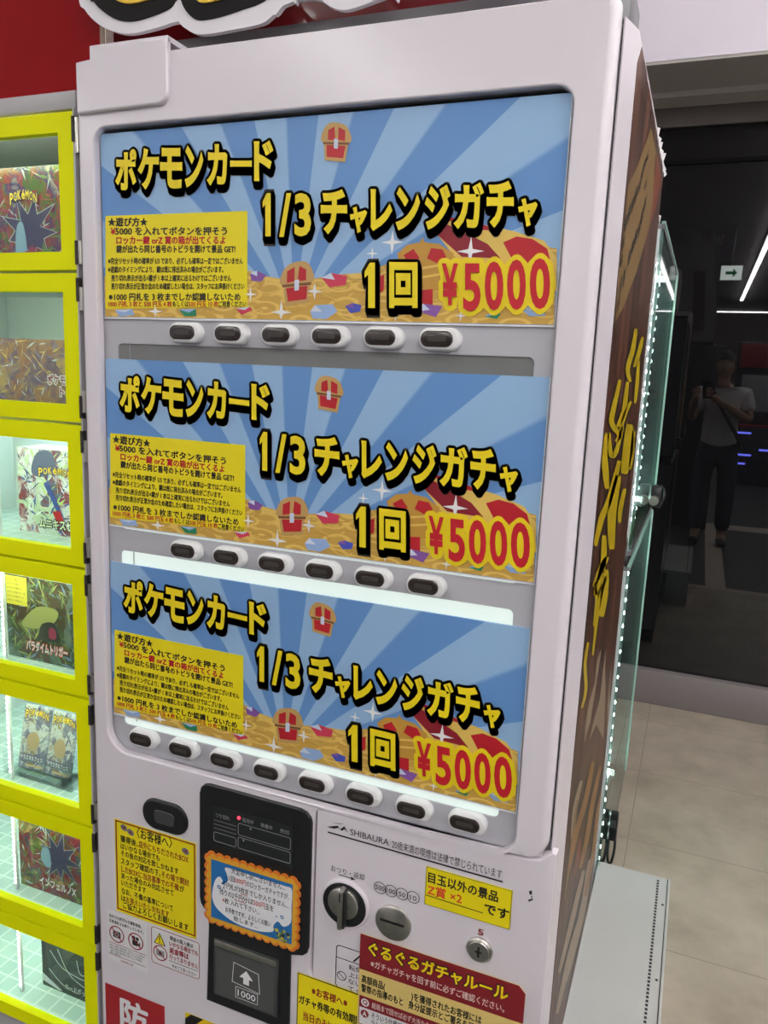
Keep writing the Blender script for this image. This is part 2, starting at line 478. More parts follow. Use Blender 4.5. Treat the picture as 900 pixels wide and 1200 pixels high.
# recessed display panel, with rounded windows behind the posters
win1 = rrect(.022, .674, 1.440, 1.690, .010); win2 = rrect(.022, .677, 1.098, 1.394, .008); win3 = rrect(.020, .674, .7565, 1.062, .008)
b = MB(); b.plate(rrect(-.012, .712, .70, 1.6995, .02), .0035, .006, PLASTIC, [win1, win2, win3])
vbuild(b, 'display_panel')
b = MB(); b.box(-.008, .708, .030, .034, 1.66, 1.711, DARKM); vbuild(b, 'shade_plate')  # dark plate painting the shade in the gap above the top poster
HAZE = mat('unlit_diffuser', (0.20, 0.205, 0.20, 1), 0.25, noise=(14, 0.15))
LITD = mat('lit_diffuser', (0.86, 1.0, 0.93, 1), 0.4, emit=GLOW)
LITD.node_tree.nodes['Principled BSDF'].inputs['Base Color'].default_value = (.25, .27, .26, 1)
for nm, (x0, x1, za, zb), mt in (('display_window', (.02, .676, 1.438, 1.692), HAZE), ('display_window', (.02, .679, 1.112, 1.396), HAZE), ('display_window', (.018, .676, .754, 1.064), LITD)):
    b = MB(); b.box(x0, x1, .0058, .012, za, zb, mt); o = vbuild(b, nm)
    if mt is LITD: o['label'] = 'brightly lit white display row behind the bottom poster'
b = MB(); b.box(.022, .677, .0057, .012, 1.096, 1.112, LITD); o = vbuild(b, 'light_bar'); o['label'] = 'thin lit strip under the middle poster'
b = MB()
for za, zb in ((1.112, 1.394), (.765, 1.062)):
    b.box(.044, .0455, .0048, .0056, za, zb, GREYINK)
vbuild(b, 'panel_seam')
# selection buttons
def button_house():
    b = MB(); b.plate(rrect(-.0288, .0288, -.0150, .0150, .0149, 8), -.0125, .0, BTNW, (), lambda *a: .0045, .0055, 4)
    return b
def button_lens():
    b = MB(); b.plate(rrect(-.0245, .0195, -.0100, .0105, .0098, 8), -.0022, .004, BTND, (), lambda *a: .0020, .0016, 3)
    b.plate(rrect(-.0150, .0110, -.0030, .0034, .0030, 5), -.0027, .0, mat('smoked_lens_mark', (.05, .045, .04, 1), .3))
    return b
bx = [(.1545 + .0796 * i, 1.4125) for i in range(6)] + [(.1535 + .0796 * i, 1.0792) for i in range(6)] + [(.0662 + .0808 * i, .7422) for i in range(8)]
first = None
for x, z in bx:
    if first is None:
        first = button_house().build('select_button', vm, (x, .0035, z + VZ))
        ln = button_lens().build('button_lens', first, (0, -.0125, 0))
        for o in (first, ln):
            for p in o.data.polygons: p.use_smooth = True
            o.data.set_sharp_from_angle(angle=math.radians(40))
    else:
        c = copy_tree(first, vm); c.location = (x, .0035, z + VZ)
# hinge cover on the top left corner
b = MB()
cap = [(-.026, 1.725), (.120, 1.727)] + [(.137 - .017 * (1 - math.sin(a)), 1.744 - .017 * math.sin(math.pi / 2 - a)) for a in [math.pi / 2 * i / 5 for i in range(1, 6)]] + [(.137, 1.812), (.0, 1.812), (.0, 1.797), (-.026, 1.795)]
b.plate(cap, -.020, -.0115, WHITE, (), lambda *a: .003, .003, 3)
b.box(.0, .137, -.018, .055, 1.808, 1.815, WHITE)
b.box(.0, .004, -.018, .055, 1.79, 1.812, WHITE)
vbuild(b, 'hinge_cover')
# door latch cap (black oval)
b = MB(); b.plate(rrect(.070, .162, .589, .645, .0275, 10), -.017, -.0115, BLACKP, (), lambda *a: .006, .004, 4)
b.plate(rrect(.096, .137, .604, .628, .008, 5), -.0182, -.016, DGREY, (), lambda *a: .002, .001, 2)
vbuild(b, 'door_latch')
# banknote unit
bu = MB()
L = [(.200, .297), (.345, .297)] + [(.345 + .015 * math.sin(a), .312 - .015 * math.cos(a)) for a in (.5, 1.0, 1.571)] + [(.360, .44), (.372, .444)] + [(.372 + .020 * math.sin(a), .464 - .020 * math.cos(a)) for a in (.5, 1.0, 1.571)]
L += [(.392, .680)] + [(.372 + .020 * math.cos(a), .680 + .020 * math.sin(a)) for a in (.5, 1.0, 1.571)] + [(.206, .700)] + [(.206 - .020 * math.sin(a), .680 + .020 * math.cos(a)) for a in (.5, 1.0, 1.571)]
L += [(.186, .490)] + [(.186 + .018 * (1 - math.cos(a)), .490 - .022 * math.sin(a)) for a in (.5, 1.0, 1.5)] + [(.204, .44)]
bu.plate(L, -.0165, -.0115, BLACKP, (), lambda *a: .003, .003, 3)
bill = vbuild(bu, 'banknote_unit')
b = MB(); b.box(.213, .361, -.0178, -.016, .599, .667, BLACKG)
y = -.0180
for (x0, x1, za, zb) in ((.216, .258, .604, .620), (.262, .357, .604, .6235), (.262, .357, .6275, .648)):
    b.line(rrect(x0, x1, za, zb, .003, 3), .0009, y, GREYINK, True)
for z in (.627, .634, .641): b.line([(.216, z), (.258, z)], .0007, y, GREYINK)
for x, z in ((.285, .6455), (.272, .6215)): b.flat([(x - .002, z), (x + .002, z), (x, z - .004)], y, GREYINK)
trect(b, 'つり切れ', .219, .246, .647, .655, y, GREYINK, 0, True)
trect(b, '販売中', .270, .290, .652, .660, y, GREYINK)
trect(b, '準備中', .303, .324, .652, .660, y, GREYINK)
trect(b, '売切', .338, .354, .652, .660, y, GREYINK)
disp = b.build('amount_display', bill)
b = MB(); b.lathe([(.0028, 0), (.0028, -.0012), (.001, -.002)], (.2635, -.0180, .6575), mat('red_lamp', (1, .03, .06, 1), .4, emit=3.0), 'y', 14)
b.build('red_lamp', bill)
b = MB(); b.box(.216, .340, -.0195, -.0155, .318, .425, DGREY, .003); b.box(.219, .337, -.0215, -.0190, .413, .424, STEEL, .0015)
b.box(.222, .334, -.0198, -.0192, .322, .408, mat('smoked_flap', (.085, .088, .085, 1), .22))
y = -.0200
b.line([(.254, .357), (.307, .352), (.304, .388), (.257, .394)], .0014, y, WHITEINK, True)
b.flat([(.281, .386), (.268, .371), (.2755, .371), (.2755, .360), (.2865, .360), (.2865, .371), (.294, .371)], y, WHITEINK)
b.line([(.261, .330), (.303, .330), (.303, .350), (.261, .350)], .0012, y, WHITEINK, True)
trect(b, '1000', .265, .299, .334, .346, y, WHITEINK, .012, False)
b.build('banknote_slot', bill)
# coin side
b = MB()
b.lathe([(.0405, 0), (.0405, -.003), (.0385, -.006), (.036, -.006)], (.4505, .002, .5595), WHITE, 'y', 40)
b.lathe([(.0362, -.005), (.0362, -.0066), (.034, -.0070)], (.4505, .002, .5595), BLACKP, 'y', 40)
lv = vbuild(b, 'coin_return', None, -.0105)
b = MB(); b.lathe([(.0255, -.004), (.0255, -.011), (.023, -.013), (.0, -.013)], (.4500, .002, .5640), STEEL, 'y', 36)
b.box(.4545, .4580, -.0200, -.010, .531, .592, BLACKP)  # black bar standing for the shadow right of the lever
b.box(.4470, .4550, -.0235, -.006, .529, .594, STEEL, .0025)
b.box(.4500, .4518, -.0240, -.023, .578, .592, INK)
b.build('lever', lv)
b = MB(); b.lathe([(.0285, 0), (.0285, -.004), (.026, -.006), (.0, -.0075)], (.5305, .002, .553), STEEL, 'y', 40)
b.box(.511, .549, -.0062, -.0050, .5545, .5580, INK)
vbuild(b, 'coin_slot', None, -.0105)
b = MB(); b.lathe([(.0195, 0), (.0195, -.004), (.017, -.006), (.0155, -.0055), (.0145, -.0075), (.0, -.008)], (.664, .002, .5535), STEEL, 'y', 36)
b.box(.6625, .6655, -.0070, -.0055, .546, .562, INK); b.box(.659, .669, -.0068, -.0057, .5525, .5550, DARKM)
vbuild(b, 'key_lock', None, -.0105)
# printing on the coin side
b = MB(); y = .0006
b.line([(.4165, .6705), (.690, .6700)], .0026, y, INK)
for q in ([(.415, .679), (.433, .686), (.437, .681), (.444, .688), (.450, .679), (.4445, .683), (.440, .679), (.434, .6825), (.427, .679)], [(.421, .6885), (.437, .6905), (.444, .6925), (.436, .6892)]): b.flat(q, y, INK)
trect(b, 'SHIBAURA', .454, .517, .6765, .6865, y, INK, .006, False)
trect(b, '20歳未満の喫煙は法律で禁じられています', .522, .688, .6735, .6885, y, INK, 0)
trect(b, 'おつり・返却', .424, .480, .6065, .6175, y, INK, .004)
b.line([(.437, .6045), (.458, .6045)], .0016, y, INK); b.flat([(.458, .6075), (.458, .6015), (.466, .6040)], y, INK)
for i, t in enumerate(('500', '100', '50', '10')):
    cx = .506 + .0178 * i; b.line(circle(cx, .603 + .0004 * i, .0094, 26), .0011, y, INK, True)
    trect(b, t, cx - (.0072 if len(t) == 3 else .0052), cx + (.0072 if len(t) == 3 else .0052), .5990, .6070, y, INK, .005, False)
trect(b, '5', .6600, .6680, .5765, .586, y, BROWNRED, .03, False)
vbuild(b, 'printed_marking', None, -.0105)
b = MB()
b.line(rrect(.438, .56, .409, .483, .006, 4), .0014, y, INK, True)
b.line([(.438, .461), (.56, .461)], .0012, y, INK); b.flat([(.466, .463), (.480, .481), (.4815, .479), (.4695, .463)], y, INK)
b.line(circle(.4485, .4305, .0075, 20), .0012, y, INK, True); b.line([(.443, .4355), (.454, .4255)], .0012, y, INK)
for i, t in enumerate(('転倒事故', '上に乗ら', 'ない。機', 'てくださ')): trect(b, t, .460, .507, .4460 - .0125 * i, .4560 - .0125 * i, y, INK)
vbuild(b, 'caution_marking', None, -.0105)
b = MB(); y = .0004
for q in ([(.727, .667), (.731, .670), (.732, .664), (.729, .662)], [(.727, .654), (.733, .658), (.734, .656), (.728, .651)], [(.7305, .660), (.733, .662), (.7315, .657)]): b.flat(q, y, INKB)
vbuild(b, 'paint_chip', None, -.0105)
for z, h in ((1.70, .05), (1.53, .035), (1.46, .035), (1.30, .035), (1.22, .035), (1.06, .035), (.98, .035), (.82, .03), (.58, .03)):
    b = MB(); b.box(-.0445, -.0365, -.003, .006, z - h / 2, z + h / 2, DARKM, .001)
    b.lathe([(.0035, -h / 2), (.0035, h / 2)], (-.0405, -.004, z), STEEL, 'z', 10)
    vbuild(b, 'side_hinge')

# printed film on the right side of the cabinet
def film_mat():
    m = mat('wood_print_film', (0.16, 0.07, 0.035, 1), 0.36, coat=0.0, spec=.3)
    nt = m.node_tree; bs = nt.nodes['Principled BSDF']
    tc = nt.nodes.new('ShaderNodeTexCoord'); mp = nt.nodes.new('ShaderNodeMapping'); mp.inputs['Scale'].default_value = (1, 9, 1.6); mp.inputs['Rotation'].default_value = (.5, 0, 0)
    n = nt.nodes.new('ShaderNodeTexNoise'); n.inputs['Scale'].default_value = 3; n.inputs['Detail'].default_value = 8
    rp = nt.nodes.new('ShaderNodeValToRGB')
    e = rp.color_ramp.elements; e[0].position = .32; e[0].color = (.018, .010, .008, 1); e[1].position = .72; e[1].color = (.15, .058, .034, 1)
    nt.links.new(tc.outputs['Object'], mp.inputs[0]); nt.links.new(mp.outputs[0], n.inputs[0]); nt.links.new(n.outputs['Fac'], rp.inputs[0]); nt.links.new(rp.outputs[0], bs.inputs['Base Color'])
    return m
FILM = film_mat()
FG = dict(rough=.36, coat=.0, spec=.3)
FY = mat('film_yellow', srgb(186, 160, 22), **FG); FT = mat('film_tan', srgb(128, 100, 58), **FG); FK = mat('film_black', (.012, .009, .008, 1), **FG)
FO = mat('film_ochre', srgb(140, 98, 48), **FG); FC = mat('film_cream', srgb(150, 130, 106), **FG); FR = mat('film_russet', srgb(122, 58, 34), **FG)
b = MB()
edge = [(.066, .225), (.066, 1.745)]
rag = []
zz = 1.745; yy = .10
for i in range(34):
    t = i / 33
    if i < 16: rag.append((.10 + .57 * i / 15, 1.781 - .010 * i / 15 + random.uniform(-.004, .001)))
    else: rag.append((.676 + random.uniform(-.008, .006), 1.764 - 1.50 * (i - 15) / 18))
loop = [(.066, .225), (.066, 1.750)] + rag + [(.675, .225)]
vs = [(.7626, p[0], p[1]) for p in loop] + [(.7620, p[0], p[1]) for p in loop]; n = len(loop)
b.add(vs, [list(range(n)), list(range(n, 2 * n))[::-1]] + [(i, n + i, n + (i + 1) % n, (i + 1) % n) for i in range(n)], FILM)
b.box(.7486, .7502, .004, .006, .745, 1.775, DARKM)  # dark strip painting the shade in the gap beside the moulding
def fpoly(px, mt, dx):
    pts = [on(u, v, 0, .7626) for u, v in px]
    pts = [(.7626 + dx, min(.665, max(.068, p.y)), min(1.748, max(.226, p.z))) for p in pts]
    b.poly(pts, mt)
def fstroke(px, wd, mt, dx, outline=True):
    P = smooth_loop(px, 4, False); n = len(P); Lh = []; Rh = []
    for k, (mtt, ww, d) in enumerate(((FK, wd + 3.2, dx - .00015), (mt, wd, dx)) if outline else ((mt, wd, dx),)):
        v = []
        for sgn in (1, -1):
            for i, p in enumerate(P):
                a = Vector(P[max(0, i - 1)]); c = Vector(P[min(n - 1, i + 1)]); t = (c - a)
                t = t.normalized() if t.length > 1e-6 else Vector((0, 1))
                q = Vector(p) + sgn * Vector((-t.y, t.x)) * ww / 2 * (0.45 + 0.55 * math.sin(math.pi * (0.12 + .8 * i / (n - 1))))
                w3 = on(q.x, q.y, 0, .7626); v.append((.7626 + d, min(.665, max(.068, w3.y)), min(1.748, max(.226, w3.z))))
        b.add(v, [(i, i + 1, n + i + 1, n + i) for i in range(n - 1)], mtt)
s5 = lambda L: [(680 + x / 5, 180 + y / 5) for x, y in L]
s4 = lambda L: [(660 + x / 4, 400 + y / 4) for x, y in L]
s46 = lambda L: [(640 + x / 4.615, 680 + y / 4.615) for x, y in L]
s8 = lambda L: [(620 + x / 4, 900 + y / 4) for x, y in L]
fpoly(s5([(415, -160), (330, 80), (280, 185), (262, 380), (240, 560), (215, 740), (205, 990), (260, 880), (330, 690), (400, 440), (425, 280), (440, 0), (470, -140)]), FT, .0002)
fpoly(s5([(470, -200), (445, -20), (425, 280), (400, 450), (440, 330), (480, 120), (495, -100)]), FR, .00018)
for x, y, w_, h in ((390, 20, 5, 60), (375, 60, 5, 90), (360, 120, 6, 80), (380, 180, 5, 70), (345, 190, 7, 90), (325, 230, 8, 120), (305, 290, 8, 110), (285, 340, 8, 130), (265, 400, 8, 120), (378, 290, 6, 100), (360, 360, 6, 110), (345, 430, 6, 110), (325, 480, 8, 110), (305, 540, 8, 110), (285, 600, 8, 110), (250, 520, 7, 100), (240, 620, 7, 90), (255, 720, 7, 120), (235, 760, 7, 130), (222, 870, 6, 110)):
    P5 = s5([(x + 8, y - h * .35), (x, y), (x - 6, y + h * .5)]); fstroke(P5, w_ / 5 * 1.3, FK, .0004, False)
    P5 = s5([(x + 10, y + 6), (x - 9, y + 22)]); fstroke(P5, w_ / 5, FK, .0004, False)
Y1 = [([(340, -60), (325, 40), (300, 130), (315, 190)], 10), ([(372, -20), (352, 60), (330, 120)], 9), ([(352, 90), (345, 200), (335, 290)], 8),
      ([(265, 180), (238, 300), (225, 380), (262, 440), (244, 470)], 11), ([(300, 190), (282, 330), (252, 400)], 10), ([(318, 280), (285, 350), (262, 450)], 8),
      ([(205, 430), (190, 520), (197, 610), (204, 690)], 15), ([(212, 430), (222, 530), (245, 520), (278, 400)], 10), ([(312, 390), (300, 520), (284, 620)], 22), ([(330, 420), (322, 520), (312, 600)], 9),
      ([(262, 560), (215, 740), (178, 830), (148, 960)], 13), ([(258, 630), (228, 790), (226, 975)], 19), ([(288, 690), (268, 780), (262, 850)], 10),
      ([(190, 910), (186, 1040), (148, 1190)], 13), ([(206, 1010), (178, 1060), (142, 1150)], 12), ([(200, 1070), (192, 1180), (178, 1290)], 16)]
for P4, wd in Y1: fstroke(s4(P4), wd / 4 * 2.2, FY, .0006)
for P4, wd in (([(322, -20), (292, 90), (268, 250), (250, 405)], 14), ([(262, 10), (270, 110), (255, 250)], 13), ([(226, 335), (208, 450), (214, 590), (190, 690)], 15)): fstroke(s46(P4), wd / 4.6 * 1.2, FY, .0006)
fpoly(s46([(300, 365), (285, 470), (265, 590), (240, 760), (205, 880), (210, 800), (232, 660), (262, 560), (275, 430)]), FC, .0002)
fpoly(s46([(325, 365), (318, 470), (322, 600), (310, 860), (270, 780), (230, 870), (262, 740), (290, 640), (308, 480)]), FC, .0002)
fpoly(s46([(355, 400), (350, 520), (345, 700), (328, 850), (335, 600)]), FC, .0003)
for P8, wd, mt in (([(335, -10), (300, 150), (270, 330), (240, 470)], 22, FO), ([(300, -30), (262, 160), (222, 300), (185, 480)], 24, FO), ([(350, 60), (320, 230), (300, 400), (262, 600)], 18, FO),
                   ([(245, 60), (215, 190), (200, 330)], 20, FC), ([(240, 330), (228, 420), (212, 500)], 20, FR), ([(255, 480), (225, 610), (180, 800), (140, 960)], 22, FC), ([(285, 430), (262, 600), (230, 760), (170, 1000)], 26, FC), ([(225, 150), (195, 400), (165, 620)], 12, FT), ([(240, 700), (190, 880), (130, 1150)], 24, FC), ([(270, 700), (240, 900), (210, 1150)], 24, FC)):
    fstroke(s8(P8), wd / 4, mt, .0003 + .00002 * wd % .0002, True)
for i in range(14):   # torn white paper edge
    p = rag[9 + i]
    a = random.uniform(.004, .016); 
    b.poly([(.7628, p[0] - .006, p[1] + .006), (.766 + random.uniform(0, .004), p[0] + a, p[1] + random.uniform(-.01, .016)), (.7645, p[0] + a * .5, p[1] - .012)], PAPER)
vbuild(b, 'side_film')

# ================================================================== POSTERS
SKYM = mat('sunburst_print', (.2, .4, .7, 1), 0.42)
def sunburst():
    nt = SKYM.node_tree; bs = nt.nodes['Principled BSDF']
    tc = nt.nodes.new('ShaderNodeTexCoord'); sp = nt.nodes.new('ShaderNodeSeparateXYZ'); nt.links.new(tc.outputs['Object'], sp.inputs[0])
    def mth(op, a, c=None):
        n = nt.nodes.new('ShaderNodeMath'); n.operation = op
        for i, q in enumerate((a, c)):
            if q is None: continue
            if isinstance(q, (int, float)): n.inputs[i].default_value = q
            else: nt.links.new(q, n.inputs[i])
        return n.outputs[0]
    dx = mth('SUBTRACT', sp.outputs[0], .335); dz = mth('SUBTRACT', sp.outputs[2], -.262)
    an = mth('ARCTAN2', dz, dx)
    fr = mth('FRACT', mth('ADD', mth('MULTIPLY', an, 1 / .37), .068))
    st = nt.nodes.new('ShaderNodeMapRange'); st.interpolation_type = 'SMOOTHSTEP'
    st.inputs['From Min'].default_value = .47; st.inputs['From Max'].default_value = .53; nt.links.new(fr, st.inputs['Value'])
    mx = nt.nodes.new('ShaderNodeMix'); mx.data_type = 'RGBA'
    mx.inputs[6].default_value = srgb(100, 148, 206); mx.inputs[7].default_value = srgb(150, 187, 224)
    nt.links.new(st.outputs[0], mx.inputs[0]); nt.links.new(mx.outputs[2], bs.inputs['Base Color'])
sunburst()
def goldmat():
    m = mat('gold_coin_print', srgb(214, 178, 84), 0.42); nt = m.node_tree; bs = nt.nodes['Principled BSDF']
    tc = nt.nodes.new('ShaderNodeTexCoord'); mp = nt.nodes.new('ShaderNodeMapping'); mp.inputs['Scale'].default_value = (1, 1, 2.6)
    vo = nt.nodes.new('ShaderNodeTexVoronoi'); vo.feature = 'F1'; vo.inputs['Scale'].default_value = 21; vo.inputs['Randomness'].default_value = .85
    mt_ = nt.nodes.new('ShaderNodeMath'); mt_.operation = 'MULTIPLY'; mt_.inputs[1].default_value = 17
    sn = nt.nodes.new('ShaderNodeMath'); sn.operation = 'SINE'
    rp = nt.nodes.new('ShaderNodeValToRGB'); e = rp.color_ramp.elements
    e[0].position = .1; e[0].color = srgb(206, 164, 74); e[1].position = .95; e[1].color = srgb(232, 198, 104)
    nt.links.new(tc.outputs['Object'], mp.inputs[0]); nt.links.new(mp.outputs[0], vo.inputs['Vector']); nt.links.new(vo.outputs['Distance'], mt_.inputs[0])
    nt.links.new(mt_.outputs[0], sn.inputs[0]); nt.links.new(sn.outputs[0], rp.inputs[0]); nt.links.new(rp.outputs[0], bs.inputs['Base Color'])
    return m
GOLD = goldmat()
GOLDL = mat('gold_light_print', srgb(226, 192, 96), .45); GOLDD = mat('gold_dark_print', srgb(196, 148, 60), .45)
CRIM = mat('crimson_print', srgb(186, 26, 40), .45); CRIMD = mat('dark_crimson_print', srgb(140, 24, 40), .45)
GEMP = mat('gem_purple', srgb(136, 88, 164), .4); GEMR = mat('gem_red', srgb(210, 62, 90), .4); GEMB = mat('gem_blue', srgb(72, 84, 184), .4); GEMC = mat('gem_sky', srgb(150, 180, 224), .4); GEMG = mat('gem_green', srgb(40, 140, 100), .4); GEML = mat('gem_pale', srgb(206, 216, 236), .4)
WHITES = mat('white_print', (.85, .86, .88, 1), .45)
BRN = mat('chest_brown_print', srgb(120, 78, 44), .45); CHT = mat('chest_tan_print', srgb(196, 158, 96), .45)
PZ = [1.700, 1.3699, 1.0405]; PH = .269; PW = .70
def pl(u, v):
    """a spot on the top poster, in that poster's own frame"""
    p = on(u, v, 1, 0.0); return (p.x, p.z - PZ[0])
r1 = lambda x, y: (x / 3 + 80, y / 3 + 80)
r2 = lambda x, y: (x / 2.647 + 360, y / 2.647 + 80)
def poster_art(mb):
    y = -.0004
    q = lambda f, L: [pl(*f(*p)) for p in L]
    cl = lambda L: [(min(PW - .0015, max(.0015, x)), min(-.002, max(-PH + .003, z))) for x, z in L]
    # heap of gold along the foot
    top = [(-10, 800), (60, 830), (640, 715), (700, 722), (760, 745)]
    g = [(0.0015, -.205)] + [pl(*r1(*p)) for p in ((300, 760), (640, 712), (690, 730), (760, 742))] + [pl(*r2(*p)) for p in ((10, 655), (90, 640), (170, 635), (270, 600), (420, 575), (560, 560), (700, 545), (775, 560))]
    g = cl(g + [(PW, -PH), (0, -PH)])
    mb.flat(g, y, GOLD)
    rnd = random.Random(5)
    for i in range(60):
        cx = rnd.uniform(.02, .68); cz = -PH + rnd.uniform(.008, .060); rx = rnd.uniform(.012, .026)
        a0 = rnd.uniform(0, 6.28); P = [(cx + rx * math.cos(a0 + .35 * k), cz + rx * .34 * math.sin(a0 + .35 * k)) for k in range(9)]
        mb.line(cl(P), .0011, y * 1.2, GOLDL if i % 3 else GOLDD)
    # big red and gold lid behind the price
    mb.flat(cl(q(r2, [(395, 505), (420, 462), (520, 480), (640, 505), (735, 535), (775, 590), (775, 690), (600, 680), (470, 600)])), y * 1.5, GOLDL)
    mb.flat(cl(q(r2, [(380, 495), (400, 470), (470, 500), (560, 545), (600, 590), (480, 585)])), y * 2, CRIMD)
    mb.flat(cl(q(r2, [(430, 462), (500, 470), (560, 490), (590, 505), (520, 500), (450, 480)])), y * 2, CRIM)
    mb.flat(cl(q(r2, [(608, 540), (650, 522), (700, 530), (745, 560), (758, 610), (700, 640), (640, 600)])), y * 2, CRIM)
    # crown
    mb.flat(cl(q(r2, [(300, 690), (280, 575), (310, 548), (350, 540), (358, 525), (366, 540), (410, 545), (455, 575), (420, 690)])), y * 1.6, GOLDD)
    mb.flat(cl(q(r2, [(310, 600), (300, 580), (330, 560), (350, 590)])), y * 2, CRIM)
    mb.flat(cl(q(r2, [(372, 590), (385, 558), (420, 562), (432, 585), (415, 610)])), y * 2, CRIM)
    mb.line(q(r2, [(290, 610), (350, 622), (440, 606)]), .003, y * 2.2, GOLDL); mb.line(q(r2, [(295, 640), (350, 650), (430, 636)]), .003, y * 2.2, GOLDL)
    mb.flat(cl(q(r2, [(340, 690), (390, 685), (390, 735), (345, 735)])), y * 2, CRIM)
    mb.flat(cl(q(r2, [(217, 650), (240, 640), (238, 690), (220, 700)])), y * 2, CRIM)
    # gems
    for f, L, mt, lt in ((r2, [(45, 650), (75, 635), (125, 645), (120, 672), (70, 680)], GEMR, GEML), (r2, [(10, 755), (25, 735), (80, 732), (95, 755), (60, 778), (18, 776)], GEMC, GEML), (r2, [(118, 738), (140, 728), (170, 735), (165, 755), (135, 760)], GEMB, GEMP),
                     (r2, [(345, 755), (360, 730), (420, 738), (400, 772)], GEMP, GEML), (r2, [(550, 770), (575, 755), (600, 762), (590, 778)], GEMG, GEMC), (r2, [(660, 745), (690, 735), (735, 750), (740, 768), (690, 770)], GEMC, GEML),
                     (r1, [(640, 720), (665, 712), (698, 728), (680, 750), (645, 748)], GEMP, GEML), (r1, [(390, 848), (450, 846), (452, 872), (410, 872)], GEMG, GEMC), (r1, [(165, 850), (225, 846), (235, 868), (180, 872)], GEMC, GEML), (r1, [(590, 845), (640, 838), (650, 850), (610, 868)], GEMR, GEML)):
        L2 = cl(q(f, L)); mb.flat(L2, y * 2.3, mt)
        c = (sum(p[0] for p in L2) / len(L2), sum(p[1] for p in L2) / len(L2))
        mb.flat([L2[0], L2[1], c], y * 2.5, lt)
    # strings of pearls
    for f, L in ((r1, [(640, 772), (700, 790), (760, 775)]), (r1, [(640, 795), (720, 800)]), (r2, [(5, 705), (60, 690), (120, 680)]), (r2, [(90, 760), (130, 780), (165, 770)]), (r2, [(30, 690), (100, 720), (140, 700)])):
        P = smooth_loop(q(f, L), 10, False)
        for p in P: mb.flat(circle(p[0], p[1], .0013, 6), y * 2.4, GOLDL)
    # four-pointed sparkles
    def star(c, s):
        k = .22; L = []
        for i in range(8):
            a = math.pi / 4 * i; r = s if i % 2 == 0 else s * k
            L.append((c[0] + r * math.cos(a), c[1] + r * math.sin(a)))
        mb.flat(cl(L), y * 3, WHITES)
    for f, p, s in ((r1, (642, 795), .011), (r1, (750, 858), .017), (r1, (308, 855), .014), (r1, (868, 785), .012), (r2, (265, 540), .016), (r2, (203, 575), .009), (r2, (507, 568), .018), (r2, (275, 762), .012), (r2, (477, 768), .008), (r2, (22, 690), .008)):
        star(pl(*f(*p)), s)
    # two plain treasure chests
    for cx, cz, s, fl in ((*pl(394, 172), 1.0, 1), (*pl(348, 338), 1.2, -1)):
        T = lambda L: [(cx + fl * x * s, cz + z * s) for x, z in L]
        mb.flat(T([(-.016, -.016), (.014, -.020), (.018, .002), (-.018, .006)]), y * 2, CHT)
        mb.flat(T([(-.013, -.012), (.011, -.015), (.014, .000), (-.014, .003)]), y * 2.4, CRIM)
        mb.flat(T(smooth_loop([(-.019, .006), (-.020, .020), (-.010, .030), (.010, .027), (.020, .016), (.019, .003)], 4)), y * 2.2, CHT)
        mb.flat(T([(-.012, .009), (-.012, .021), (-.003, .025), (-.001, .008)]), y * 2.5, CRIM)
        mb.flat(T([(.003, .008), (.003, .024), (.013, .019), (.013, .006)]), y * 2.5, CRIM)
        mb.line(T([(-.019, .0055), (.019, .0025)]), .003 * s, y * 2.7, BRN)
        mb.flat(T([(-.003, -.002), (.003, -.003), (.003, .009), (-.003, .010)]), y * 2.8, GEML)
def quad(px):
    """px box corners (tl, tr, br, bl) in the top poster -> place function"""
    A = [pl(*p) for p in px]
    return A
def grow(L, d):
    n = len(L); P = [Vector(p) for p in L]; out = []
    ar = sum(P[i].x * P[(i + 1) % n].y - P[(i + 1) % n].x * P[i].y for i in range(n)); sg = 1 if ar > 0 else -1
    for i in range(n):
        a = (P[i] - P[i - 1]).normalized(); c = (P[(i + 1) % n] - P[i]).normalized()
        na = Vector((a.y, -a.x)) * sg; nc = Vector((c.y, -c.x)) * sg; k = na + nc; k = k / max(.5, 1 + na.dot(nc))
        out.append(tuple(P[i] + k * d))
    return out
def headline(mb, items):
    for txt, f, (x0, y0, x1, y1) in items:
        tl, tr, br, bl = pl(*f(x0, y0)), pl(*f(x1, y0)), pl(*f(x1, y1)), pl(*f(x0, y1))
        def place(a, bb, dx=0, dz=0, y=0):
            top = (tl[0] + (tr[0] - tl[0]) * a, tl[1] + (tr[1] - tl[1]) * a); bot = (bl[0] + (br[0] - bl[0]) * a, bl[1] + (br[1] - bl[1]) * a)
            return (bot[0] + (top[0] - bot[0]) * bb + dx, y, bot[1] + (top[1] - bot[1]) * bb + dz)
        yo = .045 if txt not in '13/' else .03
        bo = yo + .095
        if txt == '1':
            ONE = [(.34, 0), (1, 0), (1, 1), (.50, 1), (0, .80), (0, .66), (.34, .74)]
            W2 = [(bl[0] + (br[0] - bl[0]) * p[0] + (tl[0] - bl[0]) * p[1], bl[1] + (br[1] - bl[1]) * p[0] + (tl[1] - bl[1]) * p[1]) for p in ONE]
            for k in range(4):
                t = k / 3; mb.flat([(p[0] + .0026 * t, p[1] - .0078 * t) for p in grow(W2, .0050)], -.0016, INKB)
            mb.flat(W2, -.0021, YEL); continue
        seen = set(); k = 0
        for t in (0, .34, .67, 1):
            for d in range(12):
                an = math.pi * 2 * d / 12; dx = .0040 * math.cos(an) + .0026 * t; dz = .0040 * math.sin(an) - .0078 * t
                if t in (.34, .67) and -.3 < math.sin(an - 1.9) and abs(math.cos(an - 1.9)) < .3: continue
                text(mb, txt, lambda a, bb: place(a, bb, dx, dz, -.0016), INKB, yo, yo, 2)
        text(mb, txt, lambda a, bb: place(a, bb, 0, 0, -.0021), YEL, yo, yo, 3)
